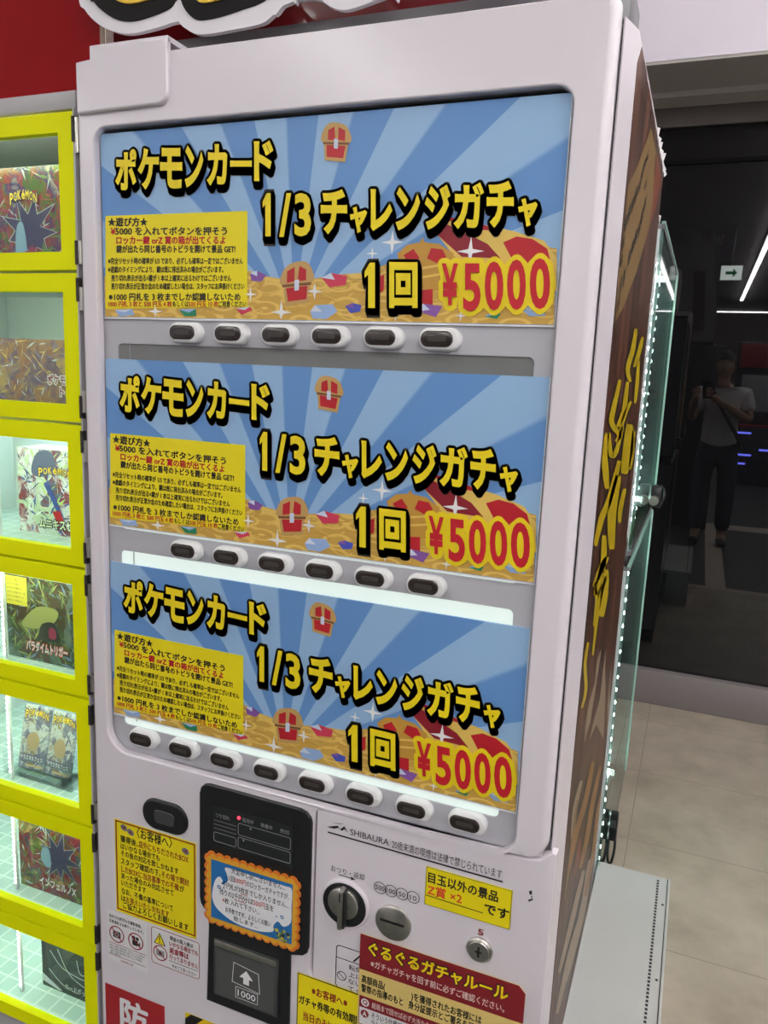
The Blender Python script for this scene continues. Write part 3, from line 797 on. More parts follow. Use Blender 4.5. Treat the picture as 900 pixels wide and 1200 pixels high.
def make_poster(label):
    t = thing('poster', label, 'poster', (0, 0, PZ[0]), 'posters over the display rows')
    b = MB(); b.box(0, PW, 0.0, .003, -PH, 0, SKYM)
    b.box(0, PW, -.0002, .0028, -PH, -PH + .0022, WHITES); b.box(PW - .0014, PW, -.0002, .0028, -PH, 0, WHITES)
    poster_art(b)
    b.build('sheet', t)
    b = MB()
    H = [('ポ', r1, (168, 285, 243, 430)), ('ケ', r1, (247, 282, 322, 428)), ('モ', r1, (326, 280, 404, 424)), ('ン', r1, (412, 272, 478, 420)), ('カ', r1, (490, 268, 562, 414)), ('ー', r1, (572, 325, 648, 348)), ('ド', r1, (655, 255, 724, 398)),
         ('1', r1, (686, 440, 714, 592)), ('/', r1, (744, 440, 786, 594)), ('3', r1, (798, 440, 856, 592)),
         ('チ', r2, (44, 376, 126, 516)), ('ャ', r2, (134, 430, 188, 512)), ('レ', r2, (198, 376, 266, 506)), ('ン', r2, (276, 370, 352, 504)), ('ジ', r2, (366, 362, 446, 502)), ('ガ', r2, (455, 355, 550, 500)), ('チ', r2, (558, 350, 642, 496)), ('ャ', r2, (655, 404, 716, 492)),
         ('1', r2, (180, 604, 212, 744)), ('回', r2, (256, 602, 344, 744))]
    headline(b, H)
    b.build('headline_lettering', t)
    b = MB()
    for kk, (txt, x0, y0, x1, y1) in enumerate((('¥', 420, 606, 470, 736), ('5', 486, 606, 540, 754), ('0', 553, 600, 610, 752), ('0', 622, 594, 680, 750), ('0', 692, 590, 755, 748))):
        c = [pl(*r2(*p)) for p in ((x0, y0), (x1, y0), (x1, y1), (x0, y1))]
        def place(a, bb, y):
            tp = (c[0][0] + (c[1][0] - c[0][0]) * a, c[0][1] + (c[1][1] - c[0][1]) * a); bt = (c[3][0] + (c[2][0] - c[3][0]) * a, c[3][1] + (c[2][1] - c[3][1]) * a)
            return (bt[0] + (tp[0] - bt[0]) * bb, y, bt[1] + (tp[1] - bt[1]) * bb)
        for d in range(16):
            an = math.pi * 2 * d / 16; dx = .0068 * math.cos(an); dz = .0068 * math.sin(an)
            def pb(a, bb):
                p = place(a, bb, -.0013 - kk * .00032 - d * .00002); return (p[0] + dx, p[1], p[2] + dz)
            text(b, txt, pb, YEL, .03, .03, 2)
        text(b, txt, lambda a, bb: place(a, bb, -.0033), RED, .03, .03, 4)
    b.build('price_lettering', t)
    b = MB()
    pc = [pl(*r1(*p)) for p in ((133, 520), (630, 502), (630, 838), (133, 846))]
    b.plate([pc[3], pc[2], pc[1], pc[0]], -.0012, -.0001, YELN)
    panel = b.build('instruction_panel', t)
    b = MB(); y = -.0016
    def row(segs, x0, x1, yc, h, off=.02):
        n = sum(chars(q) for q, _ in segs); x = x0
        for q, mt in segs:
            w_ = (x1 - x0) * chars(q) / n; xa, xb = x, x + w_ * .985; x += w_
            for k, (sx, sz) in enumerate(shifts(off)):
                def place(a, bb):
                    p = pl(*r1(xa + (xb - xa) * a + sx * h, yc + h / 2 - h * (bb + sz))); return (p[0], y - k * .00003, p[1])
                text(b, q, place, mt, 0.0, None, 2, True)
    row([('★遊び方★', INK)], 143, 282, 541, 32, .03)
    row([('¥', RED), ('5000 を入れてボタンを押そう', INK)], 152, 566, 573, 30, .028)
    row([('ロッカー鍵 orZ 賞の箱が出てくるよ', RED)], 172, 560, 605, 29, .028)
    row([('鍵が出たら同じ番号のトビラを開けて景品 GET!', INK)], 172, 596, 636, 28, .027)
    row([('※完全リセット時の確率が 1/3 であり、必ずしも確率は一定ではございません', INK)], 143, 623, 678, 24)
    row([('※遊戯のタイミングにより、鍵は既に排出済みの場合がございます。', INK)], 143, 553, 708, 24)
    row([('売り切れ表示が出る=鍵が 1 本以上確実に出るわけではございません', INK)], 154, 581, 738, 24)
    row([('売り切れ表示が正常か念のため確認したい場合は、スタッフにお声掛けください', INK)], 154, 628, 767, 24)
    row([('※1000 円札を 3 枚までしか認識しないため', INK)], 145, 614, 804, 28, .027)
    row([('1000 円札 3 枚と 500 円玉 4 枚', RED), ('もしくは', INK), ('500 円玉 10 枚', RED), ('ご用意ください', INK)], 143, 629, 829, 21, .022)
    b.build('instruction_text', panel)
    return t
LB = ['blue sunburst poster on the top display row, above the first buttons', 'blue sunburst poster on the middle row, dull grey window strip above it', 'blue sunburst poster on the bottom row, in front of the bright white light']
pp = make_poster(LB[0])
for i in (1, 2):
    c = copy_tree(pp); c.location = (0, 0, PZ[i]); c['label'] = LB[i]

# ================================================================== NOTICES ON THE LOWER FRONT
YF, YC = -.0121, -.0096      # paint face left of the coin panel / face of the coin panel
def sticker(name, label, cat, x0, x1, z0, z1, yf, mt, loop=None, th=.0005):
    t = thing(name, label, cat, (x0, yf, z0))
    b = MB(); L = loop or [(0, 0), (x1 - x0, 0), (x1 - x0, z1 - z0), (0, z1 - z0)]
    b.plate(L, -th, 0.0, mt); s = b.build('sheet', t)
    return t
T1 = sticker('notice_sticker', 'yellow notice with brown-red border and black and red text, left of the banknote unit', 'sticker', .008, .1775, .404, .584, YF, YELN)
W_, H_ = .1695, .180
b = MB(); y = -.0008
b.line([(.0035, .006), (W_ - .003, .006), (W_ - .003, H_ - .003), (.0035, H_ - .003)], .0036, y, BROWNRED, True)
R = [(0.28, .72, .075, .020, [('〈お客様へ〉', INK)]), (.07, .92, .190, .0135, [('獲得後、', INK), ('店外にもちだされたBOX', BROWNRED)]), (.07, .57, .270, .0125, [('はいかなる場合でも', INK)]), (.07, .80, .345, .0125, [('その後の対応を致しかねます', INK)]),
     (.07, .92, .430, .0135, [('スタッフ確認の下、', INK), ('その場で開封', BROWNRED)]), (.07, .86, .515, .0135, [('したBOXに当店基準での不備', BROWNRED), ('が', INK)]), (.07, .74, .59, .0125, [('あった場合のみ対応させて', INK)]), (.07, .39, .665, .0125, [('いただきます', INK)]),
     (.07, .73, .755, .0125, [('なお、不備の基準について', INK)]), (.07, .68, .835, .0125, [('は', INK), ('お答えいたしかねます', BROWNRED)]), (.08, .92, .905, .0145, [('ご協力よろしくお願いします', INK)])]
for a0, a1, f, h, segs in R: tsegs(b, segs, a0 * W_, a1 * W_, H_ * (1 - f) - h / 2, H_ * (1 - f) + h / 2, y, .016)
for cx, cz in ((.020, .168), (.034, .163), (.148, .160)):
    b.flat(smooth_loop([(cx - .007, cz), (cx - .002, cz + .006), (cx + .006, cz + .003), (cx + .007, cz - .004), (cx, cz - .006)], 4), y, mat('grey_lilac_ink', srgb(120, 116, 128), .5))
    b.flat(circle(cx + .001, cz, .0025, 10), y - .0002, BROWNRED)
b.build('text', T1)

T2 = sticker('notice_sticker', 'small white no-photography notice with two red crossed circles and fine text', 'sticker', -.013, .074, .300, .399, YF, PAPER)
b = MB(); y = -.0008; REDK = mat('dark_red_ink', srgb(150, 30, 40), .5)
trect(b, '店内での許可なき撮影録画、', .004, .076, .086, .093, y, INK, .01); trect(b, '写真撮影はお断りしています。', .004, .080, .076, .083, y, INK, .01)
for cx in (.0205, .0625):
    b.line(circle(cx, .056, .0155, 28), .0022, y, REDK, True); b.line([(cx - .0108, .0668), (cx + .0108, .0452)], .0022, y - .0002, REDK)
b.flat(rrect(.0125, .029, .049, .062, .002, 3), y, DARKM); b.line(circle(.0207, .0555, .004, 14), .0012, y - .0001, PAPER, True)
b.flat(rrect(.055, .067, .047, .058, .002, 3), y, DARKM); b.flat(circle(.058, .062, .004, 14), y, DARKM); b.flat(circle(.066, .062, .0035, 14), y, DARKM); b.flat([(.067, .052), (.072, .057), (.072, .048)], y, DARKM)
b.line([(.002, .0355), (.084, .0355)], .0009, y, REDK); b.line([(.002, .0120), (.084, .0120)], .0009, y, REDK)
for i, (xa, xb) in enumerate(((.004, .082), (.004, .076), (.006, .076), (.004, .028))): trect(b, '無断での撮影や録画は固くお断りいたします場合は'[: (24 if xb > .05 else 8)], xa, xb, .0285 - .0052 * i, .0325 - .0052 * i, y, INK)
trect(b, '店舗責任者', .028, .056, .003, .0075, y, REDK)
b.build('text', T2)

T3 = sticker('warning_sticker', 'small white no-refund warning with yellow triangle and dark red rounded border', 'sticker', .083, .185, .327, .400, YF, PAPER, rrect(0, .102, 0, .073, .006, 4))
b = MB(); y = -.0008
b.line(rrect(.0012, .1008, .0012, .0718, .005, 4), .0012, y, REDK, True)
b.flat([(.006, .041), (.031, .041), (.0185, .064)], y, INK); b.flat([(.0085, .0425), (.0285, .0425), (.0185, .0612)], y - .0002, YELN)
b.flat([(.0173, .058), (.0197, .058), (.0192, .049), (.0178, .049)], y - .0004, INK); b.flat(circle(.0185, .0460, .0014, 8), y - .0004, INK)
b.line(circle(.0195, .0245, .0140, 26), .0020, y, REDK, True); b.flat(rrect(.011, .028, .018, .030, .002, 3), y, GREYINK); b.flat(circle(.0195, .024, .0035, 12), y - .0002, DARKM); b.line([(.0098, .0342), (.0292, .0148)], .0020, y - .0003, REDK)
for t, xa, xb, za, zb, mt, of in (('現金の投入後は', .040, .088, .0575, .066, INK, .02), ('いかなる場合でも', .039, .098, .0455, .0560, REDK, .02), ('返金等は', .039, .079, .0320, .0440, REDK, .03), ('行っておりません', .039, .098, .0200, .0305, REDK, .02), ('予めご了承ください', .044, .094, .0045, .0115, INK, .01)): trect(b, t, xa, xb, za, zb, y, mt, of)
b.line([(.038, .0165), (.098, .0165)], .001, y, INK)
b.build('text', T3)

REDS = mat('red_sticker', srgb(168, 36, 42), .5)
T4 = sticker('security_sticker', 'red security sticker with large white characters, lowest on the left', 'sticker', -.022, .110, .090, .246, YF, REDS)
b = MB(); trect(b, '防', .035, .094, .079, .139, -.0008, WHITEINK, .035, False); trect(b, '犯', .035, .094, .010, .070, -.0008, WHITEINK, .035, False)
b.build('text', T4)
STR = mat('hazard_yellow', srgb(228, 196, 20), .5)
TS = sticker('hazard_sticker', 'yellow and black striped hazard sticker at the foot of the front', 'sticker', .154, .345, .100, .2525, YF, STR)
b = MB()
for i in range(7):
    x = -.14 + .052 * i
    L = [(x, 0), (x + .026, 0), (x + .026 + .1525, .1525), (x + .1525, .1525)]
    L = [(min(.191, max(0, p[0])), p[1] + (0 if 0 <= p[0] <= .191 else ((-p[0]) if p[0] < 0 else (.191 - p[0])))) for p in L]
    if max(p[0] for p in L) - min(p[0] for p in L) > .004: b.flat(L, -.0008, INK)
b.build('stripe_print', TS)

# hand-written board with scalloped orange frame
T5 = thing('handwritten_notice', 'small scalloped orange board with handwritten note in front of the banknote unit', 'notice board', (.199, -.0176, .452))
W_, H_ = .178, .132
nx_, nz_ = 11, 8; L = []
x0_, x1_, z0_, z1_ = .006, W_ - .006, .006, H_ - .006
def bump(p, q, nrm, k=5):
    for i in range(k):
        t = i / k; a = math.pi * t
        bx_ = p[0] + (q[0] - p[0]) * (1 - math.cos(a)) / 2; bz_ = p[1] + (q[1] - p[1]) * (1 - math.cos(a)) / 2
        L.append((bx_ + nrm[0] * .0065 * math.sin(a), bz_ + nrm[1] * .0065 * math.sin(a)))
for i in range(nx_): bump((x0_ + (x1_ - x0_) * i / nx_, z0_), (x0_ + (x1_ - x0_) * (i + 1) / nx_, z0_), (0, -1))
for i in range(nz_): bump((x1_, z0_ + (z1_ - z0_) * i / nz_), (x1_, z0_ + (z1_ - z0_) * (i + 1) / nz_), (1, 0))
for i in range(nx_): bump((x1_ - (x1_ - x0_) * i / nx_, z1_), (x1_ - (x1_ - x0_) * (i + 1) / nx_, z1_), (0, 1))
for i in range(nz_): bump((x0_, z1_ - (z1_ - z0_) * i / nz_), (x0_, z1_ - (z1_ - z0_) * (i + 1) / nz_), (-1, 0))
b = MB(); b.plate(L, -.0022, 0, mat('orange_board', srgb(226, 122, 40), .5)); 
cx, cz = W_ / 2, H_ / 2
b.flat([(cx + (p[0] - cx) * .955, cz + (p[1] - cz) * .945) for p in L], -.0024, mat('amber_board', srgb(226, 168, 46), .5))
b.build('board', T5)
b = MB(); y = -.0027
b.rect(.0135, .1650, .0125, .1190, y, mat('sea_blue_print', srgb(36, 112, 176), .5))
b.flat(smooth_loop([(.017, .066), (.022, .084), (.030, .092), (.036, .086), (.033, .080), (.040, .082), (.046, .090), (.044, .100), (.040, .110), (.050, .113), (.10, .1125), (.150, .1125), (.1635, .110), (.1635, .080), (.163, .052), (.150, .040), (.140, .046), (.132, .036), (.130, .024), (.10, .016), (.06, .017), (.028, .030), (.0165, .046)], 4), y - .0003, WHITES)
for x, z, r in ((.029, .073, .0035), (.038, .074, .0017), (.147, .056, .0033), (.137, .054, .0017)):
    b.flat(circle(x, z, r, 14), y - .0005, mat('sea_blue_print', srgb(36, 112, 176), .5)); b.flat(circle(x, z, r * .5, 10), y - .0007, WHITES)
for i in range(26):
    x = .148 + random.uniform(-.013, .013); z = .024 + random.uniform(-.010, .009)
    b.flat(circle(x, z, random.uniform(.0015, .0035), 7), y - .0006 - i * .00001, random.choice([mat('coral_green', srgb(104, 132, 60), .5), mat('coral_yellow', srgb(190, 176, 80), .5), mat('coral_dark', srgb(46, 60, 44), .5)]))
b.build('picture', T5)
b = MB(); y = -.0034
for a0, a1, f, h, segs in ((.29, .86, .165, .0115, [('大変申し訳ございません...', INK)]), (.27, .90, .275, .0110, [('1回', INK), ('5000円', RED), ('のロッカーガチャですが、', INK)]), (.20, .90, .39, .0110, [('千円札が', INK), ('3枚', INK), ('までしか入りません...', INK)]),
                         (.17, .74, .50, .0115, [('残りの', INK), ('2千円', INK), ('分は ', INK), ('500円', RED), ('玉を', INK)]), (.20, .60, .605, .0105, [('4', RED), ('枚 入れて下さい...', INK)]), (.23, .72, .725, .0100, [('お手数ですが、よろしくお願い', INK)]), (.32, .58, .81, .0090, [('致します...', INK)])):
    tsegs(b, segs, a0 * W_, a1 * W_, H_ * (1 - f) - h / 2, H_ * (1 - f) + h / 2, y, .006)
b.line([(.070, .0735), (.084, .0735)], .0011, y, RED); b.line([(.058, .0590), (.080, .0590)], .0011, y, RED)
b.build('handwriting', T5)

T6 = sticker('prize_sticker', 'small yellow sticker with a red handwritten prize, right of the coin slot', 'sticker', .577, .705, .599, .661, YC, YELN)
W_, H_ = .128, .062; b = MB(); y = -.0008
b.line([(.0008, .0008), (W_ - .0008, .0008), (W_ - .0008, H_ - .0008), (.0008, H_ - .0008)], .0008, y, INK, True)
trect(b, '目玉以外の景品', .004, .108, .0370, .0545, y, INK, .025); trect(b, 'です', .090, .125, .014, .032, y, INK, .03)
b.line([(.002, .0155), (.088, .0140)], .0014, y, INK)
trect(b, 'Z賞 ×2', .004, .056, .0175, .0345, y, ORANGERED, .02)
b.build('text', T6)
T8 = sticker('ticket_sticker', 'yellow notice with thin black border under the banknote slot, partly behind the rules sheet', 'sticker', .372, .49, .20, .412, YF - .0001, YELN)
b = MB(); y = -.0008; W_, H_ = .118, .212
b.line([(.001, .001), (W_ + .05, .001), (W_ + .05, H_ - .001), (.001, H_ - .001)][0:0] or [(W_, H_ - .0012), (.0012, H_ - .0012), (.0012, .001)], .002, y, INK)
for segs, xa, xb, z in (([('※お客様へ※', BROWNRED)], .026, .090, .180), ([('ガチャ券等の有効期限', INK)], .003, .116, .156), ([('当日のみ', BROWNRED), ('となります', INK)], .012, .112, .128), ([('持ち帰りは', BROWNRED)], .008, .078, .100)):
    tsegs(b, segs, xa, xb, z, z + .0165, y, .025)
b.build('text', T8)
W_, H_ = .256, .42
T7 = sticker('rules_sheet', 'tan rules sheet with maroon heading band, below the coin slot', 'notice', .479, .735, .100, .519, -.0127, TAN, [(0, 0), (W_, 0), (W_, .409), (W_ - .010, .419), (0, .419)])
b = MB(); y = -.0008
b.flat([(0, .358), (W_, .360), (W_, .409), (W_ - .010, .419), (0, .419)], y, MAROON)
for t, xa, xb in (('ぐるぐるガチャルール', .014, .232),):
    for mt, of, yy in ((INK, .10, -.0010), (YEL, .03, -.0012)):
        text(b, t, lambda a, bb: (xa + a * (xb - xa), yy, .387 + bb * .024), mt, of, .03, 3)
trect(b, '※ガチャガチャを回す前に必ずご確認ください。', .019, .228, .3675, .3805, -.001, mat('pale_pink_ink', srgb(236, 214, 206), .5), .01)
for t, xa, xb, z in (('高額商品(', .005, .044, .335), (')を獲得されたお客様には', .087, .196, .335), ('警察の指導のもと', .005, .074, .319), ('身分証提示とご署名を頂いており', .083, .222, .319)): trect(b, t, xa, xb, z, z + .0145, y, INK, .018)
b.rect(.003, .175, .292, .312, y, MAROON); b.rect(.003, .175, .262, .292, y, PAPER); b.line([(.003, .262), (.175, .262), (.175, .312), (.003, .312)], .0012, y - .0002, MAROON, True)
b.flat(circle(.0125, .302, .0068, 20), y - .0003, PAPER); trect(b, 'Q', .0085, .0165, .298, .3065, y - .0005, MAROON, .03, False)
b.flat(circle(.0125, .282, .0068, 20), y - .0003, MAROON); trect(b, 'A', .0090, .0160, .278, .2862, y - .0005, PAPER, .03, False)
trect(b, '結局まで回せば必ず大当たりが出るの?', .024, .150, .2965, .3075, y - .0003, mat('pale_pink_ink', srgb(236, 214, 206), .5), .008)
trect(b, 'そういう仕様ではありません。', .024, .120, .278, .290, y - .0003, INK, .008); trect(b, 'ランダムなため先に', .024, .092, .265, .277, y - .0003, INK, .008)
b.build('text', T7)

# ================================================================== LOCKERS
LZ = [1.738, 1.502, 1.263, 1.021, .788, .544, .302, .065]
LX0, LX1, WX0, WX1 = -.560, -.050, -.510, -.0795
lk = thing('locker_unit', 'tall grey locker column with neon yellow window doors left of the machine', 'lockers')
CABG = mat('locker_grey', (0.42, 0.41, 0.42, 1), .45); CABI = mat('locker_inside', (0.62, 0.68, 0.67, 1), .5)
b = MB()
b.box(LX0 - .012, LX1 + .0045, .34, .36, .0, 1.765, CABG)
b.box(LX1 + .0005, LX1 + .0045, .012, .34, .0, 1.765, CABG); b.box(LX0 - .012, LX0, .012, .34, .0, 1.765, CABG)
b.box(LX0 - .012, LX1 + .0045, .0, .34, 1.7395, 1.766, CABG, .002); b.box(LX0 - .012, LX1 + .0045, .004, .34, .0, .063, CABG)
b.box(LX1 + .001, LX1 + .0045, -.004, .012, .06, 1.74, CABG)
b.build('frame', lk)
SHELF = mat('locker_shelf', (.62, .72, .70, 1), .35)
def shelf_mat():
    nt = SHELF.node_tree; bs = nt.nodes['Principled BSDF']; tc = nt.nodes.new('ShaderNodeTexCoord')
    br = nt.nodes.new('ShaderNodeTexBrick'); br.offset = 0.0; br.inputs['Scale'].default_value = 1; br.inputs['Brick Width'].default_value = .036; br.inputs['Row Height'].default_value = .036; br.inputs['Mortar Size'].default_value = .002
    br.inputs['Color1'].default_value = (.42, .56, .53, 1); br.inputs['Color2'].default_value = (.50, .62, .59, 1); br.inputs['Mortar'].default_value = (.68, .76, .74, 1)
    nt.links.new(tc.outputs['Object'], br.inputs[0]); nt.links.new(br.outputs[0], bs.inputs['Base Color'])
shelf_mat()
PANE = pane_mat('locker_pane', (.93, .97, .95, 1), 1.5)
LEDM = mat('white_led', (1.0, 0.98, 0.95, 1), .5, emit=LED * .28)
LEDL = mat('white_fill_band', (0.90, 1.0, 0.97, 1), .5, emit=LED)
LEDW = mat('weak_fill_band', (0.90, 1.0, 0.97, 1), .5, emit=17.0)
HINGE = mat('dark_hinge', (.06, .055, .05, 1), .45, .5)
for k in range(7):
    zt, zb = LZ[k], LZ[k + 1]
    b = MB(); b.box(LX0, LX1, .016, .34, zb - .010, zb + .004, SHELF); b.box(LX0, LX1, .0125, .018, zb - .003, zb + .028, CABI); o = b.build('shelf', lk)
    b = MB(); b.box(LX0, LX1, .325, .339, zb + .004, zt - .010, CABI); b.box(LX0, LX0 + .005, .02, .33, zb + .004, zt - .010, CABI); b.box(LX1 - .005, LX1, .02, .33, zb + .004, zt - .010, CABI); b.build('lining', lk)
    d = MB(); d.plate([(LX0, zb + .0025), (LX1, zb + .0025), (LX1, zt - .0025), (LX0, zt - .0025)], -.003, .012, LIME, [[(WX0, zb + .030), (WX1, zb + .030), (WX1, zt - .031), (WX0, zt - .031)]])
    door = d.build('locker_door', lk)
    d = MB(); d.box(WX0 - .004, WX1 + .004, .0055, .0085, zb + .026, zt - .027, PANE); d.build('window_pane', door)
    for dz in (.028, -.028):
        zc = (zt if dz < 0 else zb) + dz
        d = MB(); d.box(LX1 - .0005, LX1 + .0055, -.0055, .002, zc - .018, zc + .018, HINGE)
        for q in (-.012, 0, .012): d.lathe([(.0022, -.0045), (.0022, .0045)], (LX1 + .003, -.006, zc + q), HINGE, 'z', 8)
        d.build('hinge', door)
    d = MB(); d.box(-.50, -.10, .019, .027, zt - .024, zt - .012, LEDL if k >= 2 else LEDW); d.build('fill_bar', lk)  # hidden bar added behind the door frame to light the compartment
    if k >= 2:
        d = MB(); d.box(-.304, -.2985, .050, .056, zb + .005, zt - .010, BTNW)
        n = 20
        for i in range(n): d.box(-.3025, -.3000, .0475, .051, zb + .02 + (zt - zb - .04) * i / n, zb + .0245 + (zt - zb - .04) * i / n, LEDM)
        d.build('led_strip', lk)
        d = MB(); d.box(-.50, -.10, .300, .308, zt - .022, zt - .011, LEDL); d.build('rear_fill_bar', lk)  # added fill light at the rear of the compartment
# goods in the lockers
def art_mat(name, cols, scale, seed, rough=.22):
    m = mat(name, (1, 1, 1, 1), rough, coat=.3); nt = m.node_tree; bs = nt.nodes['Principled BSDF']
    tc = nt.nodes.new('ShaderNodeTexCoord'); mp = nt.nodes.new('ShaderNodeMapping'); mp.inputs['Location'].default_value = (seed, seed * 1.7, seed * .6); mp.inputs['Scale'].default_value = (1, .2, 1)
    ns = nt.nodes.new('ShaderNodeTexNoise'); ns.inputs['Scale'].default_value = scale * .6; ns.inputs['Detail'].default_value = 5; ns.inputs['Distortion'].default_value = 1.2
    vo = nt.nodes.new('ShaderNodeTexVoronoi'); vo.inputs['Scale'].default_value = scale; vo.distance = 'MANHATTAN'
    ad = nt.nodes.new('ShaderNodeMix'); ad.inputs[0].default_value = .28
    sp = nt.nodes.new('ShaderNodeSeparateColor')
    rp = nt.nodes.new('ShaderNodeValToRGB'); ns.inputs['Roughness'].default_value = .7
    e = rp.color_ramp.elements
    while len(e) < len(cols): e.new(.5)
    for i, c in enumerate(cols): e[i].position = .18 + .62 * i / len(cols); e[i].color = srgb(*c)
    nt.links.new(tc.outputs['Object'], mp.inputs[0]); nt.links.new(mp.outputs[0], ns.inputs[0]); nt.links.new(mp.outputs[0], vo.inputs['Vector'])
    nt.links.new(vo.outputs['Color'], sp.inputs[0]); nt.links.new(ns.outputs['Fac'], ad.inputs[2]); nt.links.new(sp.outputs[0], ad.inputs[3])
    nt.links.new(ad.outputs[0], rp.inputs[0]); nt.links.new(rp.outputs[0], bs.inputs['Base Color'])
    return m
A1 = art_mat('box_art_plum', [(30, 28, 60), (120, 30, 70), (70, 110, 60), (150, 60, 60), (60, 60, 110), (190, 170, 150)], 34, 3.1)
A2 = art_mat('box_art_brown', [(92, 62, 62), (130, 84, 70), (160, 120, 80), (96, 80, 110), (180, 150, 90)], 26, 7.7)
A3 = art_mat('box_art_pale', [(60, 64, 96), (236, 238, 236), (190, 206, 170), (225, 228, 232), (150, 60, 70), (110, 118, 140)], 36, 1.4)
A4 = art_mat('box_art_green', [(36, 56, 36), (70, 96, 60), (110, 120, 120), (60, 78, 50), (84, 60, 50), (130, 150, 90)], 24, 5.2)
A5 = art_mat('pack_art_silver', [(90, 94, 120), (170, 172, 186), (120, 118, 140), (206, 208, 212), (150, 130, 110)], 46, 9.3)
A6 = art_mat('box_art_rust', [(34, 34, 56), (150, 70, 44), (60, 96, 110), (140, 36, 56), (84, 110, 60), (190, 160, 110)], 34, 3.4)
A7 = art_mat('box_art_black', [(16, 17, 20), (28, 30, 34), (20, 21, 25), (70, 72, 76), (22, 22, 26)], 16, 2.2)
BOXS = mat('box_side_card', (.5, .5, .52, 1), .5)
NAVY = mat('navy_ink', srgb(34, 46, 110), .5); LOGOY = mat('logo_yellow', srgb(244, 204, 40), .45)
def logo(mb, x0, x1, z, h, y):
    n = 7
    for i, ch in enumerate('POKéMON'):
        t = i / (n - 1); cx = x0 + (x1 - x0) * (t * .88 + .06); dz = -abs(t - .5) ** 2 * h * 1.6 + h * .2; ww = (x1 - x0) / n * .86; hh = h * (1.2 if i == 0 else .95)
        for mt, of, yy in ((NAVY, .10, y), (LOGOY, .02, y - .0003)):
            text(mb, ch, lambda a, bb: (cx - ww / 2 + a * ww, yy, z + dz + (bb - .5) * hh), mt, of, .02, 2)
def goods_box(name, label, x0, x1, z0, z1, yfront, depth, art, rot=0.0, extra=None, cat='box', film=False):
    t = thing(name, label, cat, ((x0 + x1) / 2, yfront, z0)); t.rotation_euler = (0, 0, rot)
    w_, h_ = x1 - x0, z1 - z0
    b = MB(); b.box(-w_ / 2, w_ / 2, 0, depth, 0, h_, BOXS); b.rect(-w_ / 2, w_ / 2, 0, h_, -.0004, art); b.build('carton', t)
    b = MB()
    if extra: extra(b, w_, h_)
    if b.v: b.build('cover_print', t)
    return t
random.seed(21)
def burst(b, cx, cz, r0, r1, n, mt, y, line=None):
    L = []
    for i in range(2 * n):
        a = math.pi * i / n + .3; r = (r1 if i % 2 else r0) * random.uniform(.8, 1.15); L.append((cx + r * math.cos(a), cz + r * math.sin(a)))
    if line: b.flat([(cx + (p[0] - cx) * 1.06, cz + (p[1] - cz) * 1.06) for p in L], y + .0001, line)
    b.flat(L, y, mt)
INDIGO = mat('indigo_print', srgb(52, 48, 92), .4); SKYB = mat('pale_blue_print', srgb(130, 160, 190), .4); GRN = mat('leaf_green_print', srgb(96, 126, 62), .4); PLUM = mat('plum_print', srgb(150, 44, 80), .4); SLV = mat('silver_print', srgb(190, 194, 200), .35)
def shards(b, w_, h_, mats, n, y, x0=-.5, x1=.5, z0=0, z1=1, s=.035):
    for i in range(n):
        cx = w_ * random.uniform(x0, x1); cz = h_ * random.uniform(z0, z1); a = random.uniform(0, 6.28); l = random.uniform(.5, 1.3) * s; k = random.uniform(.05, .16) * s
        P = [(cx + l * math.cos(a), cz + l * math.sin(a)), (cx - k * math.sin(a), cz + k * math.cos(a)), (cx - l * .7 * math.cos(a), cz - l * .7 * math.sin(a)), (cx + k * math.sin(a), cz - k * math.cos(a))]
        P = [(min(w_ * .498, max(-w_ * .498, p[0])), min(h_ * .996, max(h_ * .004, p[1]))) for p in P]
        b.flat(P, y - i * .000003, random.choice(mats))
def e1(b, w_, h_):
    shards(b, w_, h_, [PLUM, GRN, INDIGO, SLV, mat('rust_print', srgb(150, 84, 50), .4)], 150, -.0008, s=.017)
    burst(b, -.010, h_ * .42, .030, .062, 9, INDIGO, -.0014, SLV)
    b.flat(smooth_loop([(-.030, .02), (-.044, .04), (-.040, .085), (-.026, .092), (-.018, .05)], 4), -.0018, SKYB)
    burst(b, -.006, .042, .008, .017, 8, PLUM, -.0019)
    burst(b, .026, .036, .010, .022, 6, GRN, -.0019)
    logo(b, -.052, .010, h_ * .735, .0165, -.0025)
goods_box('card_box', 'dark plum card box with yellow arched wordmark, in the top locker', -.345, -.130, 1.5062, 1.691, .100, .06, A1, 0, e1)
def e2(b, w_, h_):
    shards(b, w_, h_, [mat('lav_print', srgb(120, 108, 140), .4), mat('mustard_print', srgb(196, 164, 84), .4), mat('umber_print', srgb(96, 60, 54), .4), SLV], 120, -.0008, s=.015)
    b.rect(w_ * .44, w_ * .497, h_ * .35, h_ * .99, -.0014, mat('dull_gold_print', srgb(160, 124, 82), .4))
    for mt, of, yy in ((WHITEINK, .12, -.0016), (CRIMD, .02, -.0019)):
        text(b, 'ポケモン', lambda a, bb: (.026 + a * .056, yy, .052 + bb * .018), mt, of, .02, 2)
        text(b, 'トレ', lambda a, bb: (.054 + a * .030, yy, .032 + bb * .016), mt, of, .02, 2)
goods_box('card_box', 'brown and tan card box with small pink katakana, in the second locker', -.365, -.135, 1.2672, 1.3985, .105, .06, A2, 0, e2)
